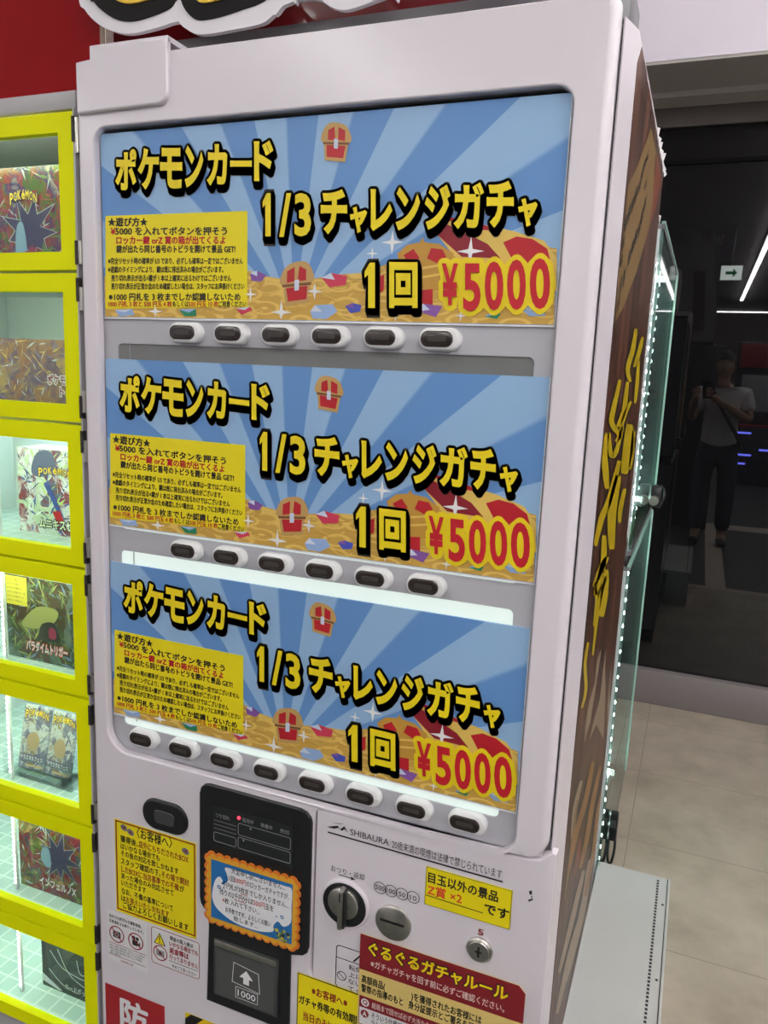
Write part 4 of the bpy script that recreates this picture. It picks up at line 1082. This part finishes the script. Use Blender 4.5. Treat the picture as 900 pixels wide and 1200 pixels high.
def e3(b, w_, h_):
    shards(b, w_, h_, [mat('slate_print', srgb(92, 98, 128), .4), SLV, WHITES, mat('lime_print', srgb(190, 214, 130), .4), mat('cobalt_print', srgb(70, 90, 160), .4)], 130, -.0008, s=.016)
    b.flat(smooth_loop([(-.05, h_ * .72), (-.035, h_ * .95), (.0, h_ * .98), (.012, h_ * .8), (-.02, h_ * .68)], 4), -.0013, mat('slate_print', srgb(92, 98, 128), .4))
    b.flat([(-.020, h_ * .60), (-.008, h_ * .64), (.028, h_ * .24), (.018, h_ * .22)], -.0014, mat('cobalt_print', srgb(70, 90, 160), .4))
    b.flat([(.0, h_ * .28), (.02, h_ * .30), (.03, h_ * .16), (.012, h_ * .14)], -.0015, CRIM)
    logo(b, -.030, .052, h_ * .75, .014, -.0022)
    for mt, of, yy in ((INK, .12, -.0016), (mat('pale_lime_ink', srgb(238, 244, 206), .4), .03, -.0019)): text(b, 'ムニキスゼロ', lambda a, bb: (-.034 + a * .100, yy, .012 + bb * .020), mt, of, .03, 2)
goods_box('card_box', 'pale white card box with large katakana title, in the brightly lit third locker', -.358, -.185, 1.0252, 1.192, .152, .07, A3, .0, e3)
def e4(b, w_, h_):
    shards(b, w_, h_, [GRN, mat('moss_print', srgb(60, 84, 44), .4), mat('steel_blue_print', srgb(110, 130, 170), .4), mat('straw_print', srgb(160, 160, 96), .4)], 130, -.0008, s=.018)
    b.flat(smooth_loop([(-.06, h_ * .42), (-.02, h_ * .66), (.03, h_ * .66), (.02, h_ * .50), (-.02, h_ * .40)], 4), -.0013, mat('straw_print', srgb(160, 160, 96), .4))
    b.flat(smooth_loop([(-.015, h_ * .28), (-.01, h_ * .46), (.022, h_ * .50), (.03, h_ * .30)], 4), -.0014, mat('soot_print', srgb(40, 42, 42), .4))
    b.flat(smooth_loop([(.008, h_ * .32), (.010, h_ * .44), (.024, h_ * .42), (.024, h_ * .32)], 4), -.0015, PLUM)
    b.rect(-w_ * .49, -w_ * .22, h_ * .64, h_ * .985, -.0016, mat('label_yellow', srgb(222, 204, 70), .5))
    for i in range(6): trect(b, 'おひとり様ひとつまで'[: 9 - i % 3], -w_ * .475, -w_ * (.24 + .02 * (i % 3)), h_ * (.925 - .05 * i), h_ * (.955 - .05 * i), -.0018, INK)
    for mt, of, yy in ((ORANGERED, .10, -.0017), (WHITEINK, .03, -.0019)): text(b, 'パラダイムトリガー', lambda a, bb: (-.050 + a * .102, yy, h_ * .115 + bb * .021), mt, of, .03, 2)
goods_box('card_box', 'green forest card box with yellow label and white title, in the fourth locker', -.326, -.130, .7922, .957, .082, .06, A4, 0, e4)
def e6(b, w_, h_):
    e1(b, w_, h_) if False else None
    shards(b, w_, h_, [PLUM, GRN, INDIGO, SLV, mat('rust_print', srgb(150, 84, 50), .4)], 150, -.0008, s=.017)
    burst(b, .012, h_ * .55, .024, .055, 9, INDIGO, -.0014, SLV)
    b.flat(smooth_loop([(-.02, h_ * .38), (-.034, h_ * .48), (-.028, h_ * .64), (-.012, h_ * .64), (-.008, h_ * .42)], 4), -.0018, SKYB)
    for mt, of, yy in ((CRIMD, .10, -.0017), (WHITEINK, .03, -.0019)): text(b, 'インフェルノX', lambda a, bb: (-.040 + a * .095, yy, h_ * .10 + bb * .018), mt, of, .03, 2)
goods_box('card_box', 'rust and indigo card box with white title, in the sixth locker on the tiled shelf', -.309, -.125, .3062, .462, .070, .06, A6, 0, e6)
def e7(b, w_, h_):
    for L in ([(-.05, .09), (-.02, .06), (.03, .05), (.06, .055)], [(-.03, .10), (.0, .05), (.05, .03)], [(-.055, .045), (-.02, .02), (.02, .012)], [(.02, .09), (.03, .06), (.06, .07)]): b.line(smooth_loop(L, 5, False), .0016, -.0008, SLV)
    b.flat([(-w_ * .5, .012), (-w_ * .5, .030), (-.02, .004), (-.03, .002)], -.0009, SLV)
    trect(b, 'カードボックス', -.012, .062, .012, .026, -.001, SLV, .01)
goods_box('card_box', 'black card box with thin silver line drawing, in the lowest locker', -.277, -.130, .0692, .205, .085, .06, A7, 0, e7)
# two foil packs leaning in a clear acrylic stand
ACR = pane_mat('clear_acrylic', (.95, .97, .97, 1), 1.45)
def pack(x, label, top, rot):
    t = thing('card_pack', label, 'card pack', (x, .092, .5510)); t.rotation_euler = (-.22, 0, rot); w_, h_ = .066, .128
    b = MB(); L = rrect(-w_ / 2, w_ / 2, 0, h_, .001, 1)
    b.plate(L, -.003, .003, A5, (), lambda *a: .004, .003, 2); b.build('foil_pouch', t)
    b = MB(); shards(b, w_, h_, [SLV, mat('dusk_print', srgb(104, 100, 130), .3), mat('blue_grey_print', srgb(130, 140, 160), .3)], 20, -.0034, s=.02)
    b.flat(smooth_loop([(-.010, h_ * .32), (-.016, h_ * .50), (.0, h_ * .60), (.014, h_ * .50), (.010, h_ * .32)], 4), -.0037, mat('fawn_print', srgb(176, 150, 120), .4))
    logo(b, -.026, .030, h_ * .88, .014, -.0040)
    b.rect(-.028, .028, h_ * .13, h_ * .24, -.0038, mat('dusk_print', srgb(104, 100, 130), .3)); trect(b, 'テラスタルフェス', -.027, .027, h_ * .145, h_ * .225, -.0041, WHITEINK, .02)
    b.rect(-.012, .03, h_ * .055, h_ * .09, -.0039, mat('peach_print', srgb(222, 180, 140), .4)); b.build('cover_print', t); return t
pack(-.2920, 'silver foil card pack on the left in the acrylic stand, fifth locker', 0, .06)
pack(-.2240, 'silver foil card pack on the right in the acrylic stand, fifth locker', 0, -.04)
st = thing('acrylic_stand', 'clear acrylic stand holding the two silver foil packs', 'stand', (-.250, .078, .5482))
b = MB(); b.box(-.088, .088, -.014, .047, 0, .0015, ACR); b.box(-.088, .088, -.012, -.010, .0015, .046, ACR); b.box(-.088, .088, .0455, .047, .0015, .05, ACR); b.box(.060, .0625, -.010, .044, .0015, .05, ACR); b.build('sheet', st)

# ================================================================== HEADER BOARDS AND BIG LETTER SIGN
REDB = mat('glossy_red_board', srgb(142, 10, 17), .55, coat=.0, spec=.08, noise=(2.5, .15)); RAIL = mat('beige_rail', srgb(150, 128, 112), .4)
hb = thing('header_board', 'glossy red header board standing on top of the yellow lockers', 'board', (-.30, .03, 1.766))
b = MB(); b.box(-.50, .2795, 0, .015, 0, .62, REDB); b.build('panel', hb)
b = MB(); b.box(.2795, .2868, -.003, .018, 0, .62, RAIL); b.box(.2868, .2890, -.001, .016, 0, .62, STEEL); b.build('edge_rail', hb)
b = MB(); b.flat([(-.05, .24), (-.03, .24), (.05, .45), (.02, .45)], -.0006, PAPER); b.build('printed_stripe', hb)
bb_ = thing('backdrop_board', 'red backdrop board, darkened for shade, standing on the vending machine behind the big letters', 'board', (.36, .34, 1.7865))
b = MB(); b.box(-.80, .19, 0, .012, 0, .54, mat('shaded_red_board', srgb(110, 12, 20), .3, coat=.2)); b.build('panel', bb_)  # red darkened to paint in the shade behind the letters
b = MB(); b.box(-.36, -.34, .012, .15, 0, .006, STEEL); b.box(.15, .17, .012, .15, 0, .006, STEEL); b.box(-.36, -.34, .012, .016, 0, .2, STEEL); b.box(.15, .17, .012, .016, 0, .2, STEEL); b.build('foot', bb_)
sg = thing('letter_sign', 'big cut-out sign of rounded yellow letters with black and white outlines above the machine', 'sign', (0, .010, 0))
YS = .010
def up(L): return [(lambda p: (p.x, p.z))(on(u, v, 1, YS)) for u, v in L]
SW = mat('sign_white', (.80, .77, .81, 1), .4); SK = mat('sign_black', (.012, .011, .011, 1), .7, spec=.2); SY = mat('sign_yellow', srgb(232, 190, 20), .4)
T_ = 2.10
def cap_loop(L, top):
    P = up(L); 
    return smooth_loop([(P[0][0], top - .05), ] + P + [(P[-1][0], top - .05), ((P[0][0] + P[-1][0]) / 2 + .02, top), ((P[0][0] + P[-1][0]) / 2 - .02, top)], 4)
b = MB()
whites = [[(96, -10), (104, 14), (120, 31), (140, 40), (158, 42), (182, 37), (204, 30), (216, 24), (224, -12)],
          [(209, -12), (211, 24), (228, 40), (245, 43), (275, 38), (309, 31), (322, 22), (335, 10), (346, 4), (352, -14)],
          [(298, -14), (322, 20), (335, 10), (346, 5), (362, 2), (378, 3), (390, 11), (405, 15), (420, 12), (440, 5), (462, -4), (470, -16)],
          [(520, -22), (524, -14), (540, -8), (552, -6), (590, -10), (640, -17), (646, -30)]]
for i, L in enumerate(whites): b.plate(cap_loop(L, T_ + .03), -.008 - .0002 * i, .0, SW)
b.build('white_board', sg)
b = MB()
for L, tp in (([(108, -12), (116, 6), (128, 18), (142, 26), (160, 28), (180, 23), (202, 14), (210, 4), (213, -14)], T_), ([(217, -14), (218, 6), (226, 20), (238, 27), (262, 23), (290, 14), (312, 6), (322, -4), (326, -16)], T_), ([(345, -24), (360, -16), (372, -20)], T_), ([(390, -22), (402, -10), (430, -16), (450, -26)], T_)):
    b.plate(cap_loop(L, tp), -.0105, -.007, SK)
b.build('black_letters', sg)
b = MB()
for L, tp in (([(126, -14), (134, -2), (146, 6), (160, 8.5), (178, 5), (194, 0), (203, -10), (205, -18)], T_ - .03), ([(231, -14), (234, 0), (240, 7), (252, 7), (276, 1), (300, -6), (308, -18)], T_ - .03)):
    b.plate(cap_loop(L, tp), -.013, -.010, SY)
b.build('yellow_letters', sg)
b = MB()
for L in ([(140, -16), (147, -3), (158, 1.5), (176, -3), (186, -18)], [(236, -16), (239, -4), (244, 1.0), (256, -2), (262, -18)]): b.plate(cap_loop(L, T_ - .07), -.0145, -.0125, SW)
b.build('letter_core', sg)
b = MB()
for x, z in ((.06, 2.06), (.22, 2.06), (.40, 2.06)): b.lathe([(.006, .0), (.006, .340 - YS)], (x, .0, z), STEEL, 'y', 12)
b.build('standoff', sg)

# ================================================================== GLASS SHOWCASES BEHIND THE MACHINE
GEDGE = mat('green_glass_edge', (.36, .60, .52, 1), .25, emit=0)
PALE = mat('haze_panel_pale', (.72, .78, .82, 1), .6)
CPANE = pane_mat('showcase_pane', (.80, .92, .88, 1), 1.5)
GREEN = mat('green_card', srgb(40, 120, 50), .5)
LEDX = mat('bright_led', (0.96, 1.0, 1.0, 1), .5, emit=40)
def showcase(label, z0, z1, lit):
    t = thing('glass_showcase', label, 'showcase', (.40, 1.18, z0), 'stacked glass showcases'); h = z1 - z0
    xr, ya, yb = .368, -.40, .44
    b = MB(); b.box(-.38, xr, ya, yb, 0, .012, GREYM); b.box(-.38, xr, ya, yb, h - .010, h, GREYM); b.box(-.38, -.372, ya, yb, .012, h - .01, CABI); b.build('case_frame', t)
    b = MB(); b.box(-.38, xr - .004, ya, yb, -.0600 if lit == 1 else -.0195, -.0005, DARKM, .003); b.build('plinth', t)
    b = MB(); b.box(xr - .006, xr, ya + .004, yb - .008, .012, h - .010, CPANE); b.build('side_pane', t)
    b = MB(); b.box(-.37, xr - .006, yb - .006, yb, .012, h - .010, PALE); b.build('haze_panel', t)  # opaque panel added so the side pane shows a pale reflection haze
    b = MB(); b.box(-.37, xr - .008, ya, ya + .006, .012, h - .010, CABI); b.build('front_panel', t)
    b = MB(); b.box(xr - .009, xr + .003, yb - .012, yb, .0, h, GEDGE, .002)
    b.box(xr - .006, xr + .002, ya, yb, h - .002, h + .005, GEDGE); b.build('glass_edge', t)
    b = MB(); b.box(xr - .020, xr - .012, yb - .20, yb - .02, h - .050, h - .012, GREEN); b.box(xr - .016, xr - .010, ya, yb - .02, .012, .040, GREEN); b.build('green_trim', t)
    b = MB(); b.box(-.36, xr - .02, ya + .01, yb - .01, h * .5, h * .5 + .006, CPANE); b.build('shelf', t)
    b = MB()
    n = 24
    for yc in ((-.27, -.10) if lit == 2 else (-.17,)):  # upper case: one of the two rows stands for a reflection
        b.box(xr - .024, xr - .018, yc - .005, yc + .005, .03, h - .02, BTNW)
        for i in range(n):
            zc = .035 + (h - .07) * i / n
            b.lathe([(.0050, 0), (.0050, .0015), (.002, .003)], (xr - .018, yc, zc), LEDX, 'x', 8)
    b.build('led_strip', t)
    b = MB(); b.box(-.30, xr - .03, yb - .09, yb - .075, h - .030, h - .012, LEDL); b.build('fill_bar', t)  # added fill bar that lights the panel at the back
    b = MB(); b.box(-.30, xr - .03, yb - .09, yb - .075, .0125, .028, LEDL); b.build('low_fill_bar', t)  # second added fill bar, at the bottom
    return t
showcase('upper glass showcase behind the machine with a dotted light row and a second standing for its reflection', .985, 1.690, 2)
showcase('lower glass showcase behind the machine with one dotted light row', .060, .960, 1)
def padlock(label, loc, rz, rx):
    t = thing('showcase_lock', label, 'lock', loc); t.rotation_euler = (rx, 0, rz)
    b = MB(); b.box(0, .030, -.030, .030, -.030, .030, BLACKP, .005); b.build('lock_body', t)
    b = MB(); b.lathe([(.013, 0), (.013, -.028)], (.012, -.030, -.008), STEEL, 'y', 18); b.build('lock_cylinder', t)
    P = [(.022, .026, .026), (.034, .034, .016), (.036, .036, -.010), (.024, .028, -.040)]
    b = MB(); b.tube(smooth_loop3(P), .0028, DARKM, 8); b.build('shackle', t); return t
def smooth_loop3(P, k=5):
    P = [Vector(p) for p in P]; n = len(P); out = []
    for i in range(n - 1):
        p0, p1, p2, p3 = P[max(0, i - 1)], P[i], P[i + 1], P[min(n - 1, i + 2)]
        for j in range(k):
            t = j / k; out.append(0.5 * ((2 * p1) + (-p0 + p2) * t + (2 * p0 - 5 * p1 + 4 * p2 - p3) * t * t + (-p0 + 3 * p1 - 3 * p2 + p3) * t ** 3))
    out.append(P[-1]); return out
padlock('black showcase lock with silver cylinder between the two showcases', (.769, 1.36, 1.045), 0, 0)
t = thing('padlock', 'black padlock hanging low on the lower showcase, behind the white platform', 'padlock', (.778, 1.0, .165))
b = MB(); b.box(-.0095, .0115, -.012, .012, 0, .080, BLACKP, .005); b.box(-.006, .007, -.0135, -.011, .040, .062, DGREY, .001); b.build('lock_body', t)
b = MB(); b.tube(smooth_loop3([(-.007, 0, .006), (-.008, 0, -.030), (-.004, 0, -.066), (.004, 0, -.068), (.009, 0, -.030), (.008, 0, .006)], 6), .0036, BLACKP, 8); b.build('shackle', t)



# ================================================================== WHAT THE DARK WINDOW MIRRORS
YG = YW - .012
def mirrored(u, v, depth_y):
    """spot of the photograph seen in the window glass, for something that really stands at y = depth_y"""
    p = on(u, v, 1, 2 * YG - depth_y); return (p.x, p.z)
# exit sign
x, z = mirrored(857, 320, -3.2)
t = thing('exit_sign', 'small white hanging exit sign with a green arrow, mirrored beside the slanting light', 'exit sign', (x, -3.2, z))
b = MB(); b.box(-.105, .105, -.012, .012, -.075, .075, HOUS, .004); b.build('case', t)
b = MB(); b.box(-.100, .100, .0121, .014, -.070, .070, mat('exit_face', (.85, .95, .90, 1), .4, emit=6.0)); b.build('face', t)
b = MB(); GA = mat('exit_green', srgb(0, 120, 70), .4, emit=1.2)
b.flat([(.055, 0), (.015, .045), (.015, .015), (-.055, .015), (-.055, -.015), (.015, -.015), (.015, -.045)], .0146, GA); b.build('arrow', t)
b = MB(); b.tube([(0, 0, .074), (0, 0, ZC - z)], .006, GREYM, 8); b.build('hanger', t)
# dark game cabinets with blue lights at the back of the shop
CABD = mat('black_cabinet', (.02, .018, .022, 1), .4); BLUEL = mat('blue_light', (.16, .18, 1.0, 1), .4, emit=16); REDC = mat('red_cabinet_panel', srgb(150, 30, 36), .5); SCRN = mat('grey_screen', (.25, .25, .27, 1), .3, emit=.35)
def game_cabinet(x, y, label, lights, hue):
    t = thing('game_cabinet', label, 'game machine', (x, y, 0), 'game cabinets behind the photographer')
    b = MB(); b.box(-.42, .42, -.35, .30, 0, .80, CABD, .02); b.box(-.42, .42, -.35, -.05, .80, 1.95, CABD, .02); b.build('body', t)
    b = MB(); b.box(-.40, .40, -.05, .02, 1.60, 1.92, hue, .01); b.build('marquee', t)
    b = MB(); b.box(-.34, .34, -.05, -.03, 1.00, 1.50, SCRN, .004); b.build('screen', t)
    b = MB(); b.box(-.40, .40, .0, .30, .80, .83, hue, .004); b.build('control_panel', t)
    for px, pz in lights:
        b = MB(); b.box(-.09, .09, .300, .306, -.012, .012, BLUEL); o = b.build('blue_light', t, (px, 0, pz))
    return t
game_cabinet(1.70, -6.2, 'black game cabinet with red marquee and blue lights, mirrored right of the person', ((-.25, .72), (.05, .50), (-.22, .42), (-.28, .30)), REDC)
game_cabinet(2.62, -6.2, 'black game cabinet with grey marquee at the right edge of the mirrored shop', ((-.2, .6), (.1, .4)), HOUS)
game_cabinet(.55, -6.4, 'black game cabinet with brown marquee, mirrored left of the person', ((.2, .5),), mat('brown_cabinet_panel', srgb(90, 56, 40), .5))
# grey cut-out board on a tall dark cupboard
yb_ = -2.1
out_ = [mirrored(u, v, yb_) for u, v in ((787, 400), (789, 345), (785, 300), (788, 280), (797, 269), (808, 265), (818, 269), (826, 280), (830, 284), (836, 267), (839, 280), (849, 274), (846, 288), (838, 292), (838, 330), (836, 400))]
hole_ = [mirrored(u, v, yb_) for u, v in ((790, 285), (796, 279), (804, 276), (811, 278), (806, 284), (797, 287))]
zlow = min(p[1] for p in out_)
out_ = [(p[0], max(p[1], zlow)) for p in out_]
cu = thing('cupboard', 'tall dark cupboard under the grey cut-out board, mirrored in the window', 'cupboard', ((out_[0][0] + out_[-1][0]) / 2, yb_ - .1, 0))
b = MB(); b.box(-.30, .30, -.20, .16, 0, zlow - .030, CABD, .01); b.build('body', cu)
b = MB(); b.box(-.29, -.003, .16, .175, .06, zlow - .04, CABD, .003); o = b.build('door', cu); h_ = MB(); h_.box(-.03, -.02, .176, .19, zlow * .5, zlow * .5 + .12, STEEL); h_.build('handle', o)
b = MB(); b.box(.003, .29, .16, .175, .06, zlow - .04, CABD, .003); o = b.build('door', cu); h_ = MB(); h_.box(.02, .03, .176, .19, zlow * .5, zlow * .5 + .12, STEEL); h_.build('handle', o)
gbd = thing('cutout_board', 'grey cut-out board with curled arch and leaf tips, mirrored high in the window', 'board', (0, yb_, 0))
b = MB(); b.plate(smooth_loop(out_, 2), -.010, .010, mat('grey_board', (.20, .19, .19, 1), .7), [hole_]); b.build('board', gbd)
b = MB(); q_ = [mirrored(u, v, yb_) for u, v in ((813, 318), (827, 317), (825, 388), (811, 388))]; b.plate(q_, .010, .014, mat('brown_board', (.06, .035, .02, 1), .6)); b.build('brown_panel', gbd)
b = MB(); b.box(out_[0][0], out_[-1][0], -.03, .03, zlow - .0295, zlow + .004, CABD); b.build('foot', gbd)

# the person taking the photograph
SKIN = mat('skin', (.50, .30, .21, 1), .5); HAIR = mat('black_hair', (.012, .010, .010, 1), .5); SHIRT = mat('white_cotton', (.72, .72, .72, 1), .85, bump=(60, .2)); JEAN = mat('dark_trousers', (.035, .04, .055, 1), .8); SHOE = mat('dark_shoe', (.02, .02, .022, 1), .6); STRAP = mat('black_strap', (.012, .012, .014, 1), .6)
def skin_mesh(verts, edges, radii, levels=2):
    me = bpy.data.meshes.new('skin'); me.from_pydata(verts, edges, []); o = bpy.data.objects.new('skin', me); COL.objects.link(o)
    o.modifiers.new('s', 'SKIN'); 
    for i, r in enumerate(radii):
        d = me.skin_vertices[0].data[i]; d.radius = r if isinstance(r, tuple) else (r, r); d.use_root = (i == 0)
    sb = o.modifiers.new('ss', 'SUBSURF'); sb.levels = levels; sb.render_levels = levels
    bpy.context.view_layer.update()
    m2 = bpy.data.meshes.new_from_object(o.evaluated_get(bpy.context.evaluated_depsgraph_get()))
    v = [p.co[:] for p in m2.vertices]; f = [list(p.vertices) for p in m2.polygons]
    bpy.data.objects.remove(o); bpy.data.meshes.remove(me); bpy.data.meshes.remove(m2)
    return v, f
PX, PY = 1.04, -1.34
pe = thing('person', 'person in white T-shirt and dark trousers with shoulder strap, photographing, mirrored in window', 'person', (PX, PY, 0))
hx, hz = CAM.x - PX - .0, CAM.z - .085      # where the hands meet the phone
L = lambda x, y, z: (x, y, z)
V = [L(0, 0, .86), L(0, -.01, 1.00), L(0, -.015, 1.16), L(0, -.01, 1.28), L(-.005, .0, 1.36), L(-.01, .02, 1.41),
     L(-.09, 0, .80), L(-.10, .02, .46), L(-.105, -.02, .09), L(-.11, .09, .04),
     L(.09, 0, .80), L(.10, .02, .46), L(.105, -.02, .09), L(.115, .09, .04),
     L(-.165, -.01, 1.285), L(-.235, .02, 1.06), L(hx - .052, .30, hz - .015),
     L(.165, -.01, 1.285), L(.215, .04, 1.07), L(hx + .058, .30, hz - .015)]
Ed = [(0, 1), (1, 2), (2, 3), (3, 4), (4, 5), (0, 6), (6, 7), (7, 8), (8, 9), (0, 10), (10, 11), (11, 12), (12, 13), (3, 14), (14, 15), (15, 16), (3, 17), (17, 18), (18, 19)]
Rd = [(.125, .09), (.115, .085), (.125, .09), (.10, .07), .05, .048, .085, .058, .042, .035, .085, .058, .042, .035, .058, .043, .028, .058, .043, .028]
v, f = skin_mesh(V, Ed, Rd)
b = MB(); b.add(v, f, SKIN, True)
# head with brow, nose, ears, chin
hc = Vector((-.015, .055, 1.515))
hv = []; hf = []; nu, nv2 = 24, 18
for j in range(nv2 + 1):
    th = math.pi * j / nv2
    for i in range(nu):
        ph = 2 * math.pi * i / nu
        x = math.sin(th) * math.cos(ph); y = math.sin(th) * math.sin(ph); zz = math.cos(th)
        wx = .076 * (1 - .22 * max(0, -zz) ** 1.5); wy = .095 * (1 - .12 * max(0, -zz)); q = Vector((x * wx, y * wy, zz * .115))
        if y > .6:
            if abs(x) < .18 and -.35 < zz < .1: q.y += .018 * (1 - abs(x) / .18) * (1 - abs(zz + .2) / .3 if abs(zz + .2) < .3 else 0)
            if .0 < zz < .16 and .2 < abs(x) < .6: q.y -= .006
        hv.append(hc + q)
for j in range(nv2):
    for i in range(nu): hf.append((j * nu + i, j * nu + (i + 1) % nu, (j + 1) * nu + (i + 1) % nu, (j + 1) * nu + i))
b.add(hv, hf, SKIN, True)
for sx in (-1, 1): b.lathe([(.004, -.006), (.020, -.004), (.024, .004), (.010, .008)], (hc.x + sx * .078, hc.y - .005, hc.z - .005), SKIN, 'x', 12)
b.tube([(hc.x, hc.y - .015, hc.z - .16), (hc.x, hc.y - .005, hc.z - .07)], .048, SKIN, 14)
# hands: palm, four fingers round the phone, thumb along its back
for sx in (-1, 1):
    wx = hx + sx * .055; px_ = hx + sx * .046
    v, f = skin_mesh([(wx, .285, hz - .012), (px_ + sx * .012, .315, hz + .006), (px_ + sx * .010, .330, hz + .030)], [(0, 1), (1, 2)], [(.026, .016), (.034, .015), (.030, .012)], 1); b.add(v, f, SKIN, True)
    for k in range(4):
        zz = hz + .038 - .019 * k; ln = (.030, .034, .032, .026)[k]
        v, f = skin_mesh([(px_ + sx * .010, .326, zz), (px_ + sx * .004, .346 + ln * .2, zz + .002), (px_ - sx * .012, .353 + ln * .1, zz + .004), (px_ - sx * (.012 + ln * .5), .352, zz + .005)], [(0, 1), (1, 2), (2, 3)], [.0095, .009, .0085, .0075], 1); b.add(v, f, SKIN, True)
    v, f = skin_mesh([(px_ + sx * .008, .305, hz + .010), (px_ - sx * .006, .316, hz + .036), (px_ - sx * .018, .322, hz + .052)], [(0, 1), (1, 2)], [.012, .010, .008], 1); b.add(v, f, SKIN, True)
b.build('body', pe)
b = MB()
for sx in (-1, 1):
    b.lathe([(.0, -.002), (.010, .0), (.008, .004), (.0, .006)], (hc.x + sx * .030, hc.y + .083, hc.z + .008), PAPER, 'y', 12); b.lathe([(.005, .004), (.004, .0068), (.0, .0072)], (hc.x + sx * .030, hc.y + .083, hc.z + .008), INK, 'y', 10)
    b.box(hc.x + sx * .030 - .014, hc.x + sx * .030 + .014, hc.y + .084, hc.y + .091, hc.z + .026, hc.z + .031, HAIR, .002)
b.box(hc.x - .022, hc.x + .022, hc.y + .079, hc.y + .087, hc.z - .062, hc.z - .054, mat('lips', (.35, .13, .11, 1), .5), .003); b.build('face', pe)
b = MB(); hv2 = []; rows = 11
for j in range(rows + 1):
    th = math.pi * .62 * j / rows
    for i in range(nu):
        ph = 2 * math.pi * i / nu; x = math.sin(th) * math.cos(ph); y = math.sin(th) * math.sin(ph); zz = math.cos(th)
        front = max(0, y); zmin = .42 if front > .45 else -1
        zz = max(zz, zmin * front)
        hv2.append(hc + Vector((x * .085, y * .102 - .004, zz * .124 + .004)) + Vector((0, 0, random.uniform(-.003, .003))))
b.add(hv2, [(j * nu + i, j * nu + (i + 1) % nu, (j + 1) * nu + (i + 1) % nu, (j + 1) * nu + i) for j in range(rows) for i in range(nu)], HAIR, True); b.build('hair', pe)
v, f = skin_mesh([(0, 0, .76), (0, -.008, .95), (0, -.015, 1.14), (0, -.01, 1.275), (0, .0, 1.335), (-.165, -.01, 1.285), (-.215, .01, 1.13), (.165, -.01, 1.285), (.200, .02, 1.13)], [(0, 1), (1, 2), (2, 3), (3, 4), (3, 5), (5, 6), (3, 7), (7, 8)], [(.165, .115), (.15, .110), (.152, .112), (.125, .088), (.068, .066), .076, .072, .076, .072])
b = MB(); b.add(v, f, SHIRT, True); b.build('t_shirt', pe)
v, f = skin_mesh([(0, 0, .96), (0, 0, .80), (-.092, 0, .76), (-.102, .015, .46), (-.106, -.018, .115), (.092, 0, .76), (.102, .015, .46), (.106, -.018, .115)], [(0, 1), (1, 2), (2, 3), (3, 4), (1, 5), (5, 6), (6, 7)], [(.14, .10), (.15, .11), .098, .078, .066, .098, .078, .066])
b = MB(); b.add(v, f, JEAN, True); b.build('trousers', pe)
for sx in (-1, 1):
    v, f = skin_mesh([(sx * .106, -.05, .045), (sx * .108, .03, .042), (sx * .114, .13, .034)], [(0, 1), (1, 2)], [(.044, .044), (.048, .042), (.042, .033)], 2)
    b = MB(); b.add([(p[0], p[1], max(.0035, p[2])) for p in v], f, SHOE, True); b.build('shoe', pe)
b = MB(); sp_ = smooth_loop3([(-.13, -.09, 1.30), (-.105, .0, 1.385), (-.075, .10, 1.28), (.02, .135, 1.12), (.13, .11, .95), (.175, .02, .86), (.12, -.12, .93), (.0, -.13, 1.12), (-.13, -.09, 1.30)], 5)
b.tube(sp_, .016, STRAP, 6); b.build('shoulder_strap', pe)
# the phone, just behind the lens
ph_ = thing('smartphone', 'black smartphone held up by the photographer', 'phone', tuple(CAM)); ph_.rotation_euler = CR.to_euler()
b = MB(); pv = MB()
lo = rrect(-.020, .052, -.130, .018, .009, 5)
pv.plate(lo, 0, .008, BLACKP, (), lambda *a: .002, .002, 2)
b.add([(p[0], p[2], .012 + p[1]) for p in pv.v], [q for q in pv.f], BLACKP); b.build('phone_body', ph_)
b = MB(); b.add([(p[0], p[1], .0202) for p in rrect(-.018, .050, -.126, .014, .007, 5)], [list(range(24))], mat('phone_screen', (.10, .11, .13, 1), .2, emit=.6)); b.build('screen', ph_)

GROUPS = {'card_box': 'boxed card sets in the lockers', 'card_pack': 'foil packs in the acrylic stand', 'notice_sticker': 'notice stickers on the lower front'}
for o in list(COL.objects):
    k = o.name.split('.')[0]
    if o.parent is None and k in GROUPS: o['group'] = GROUPS[k]
bpy.data.objects.remove(_fo)
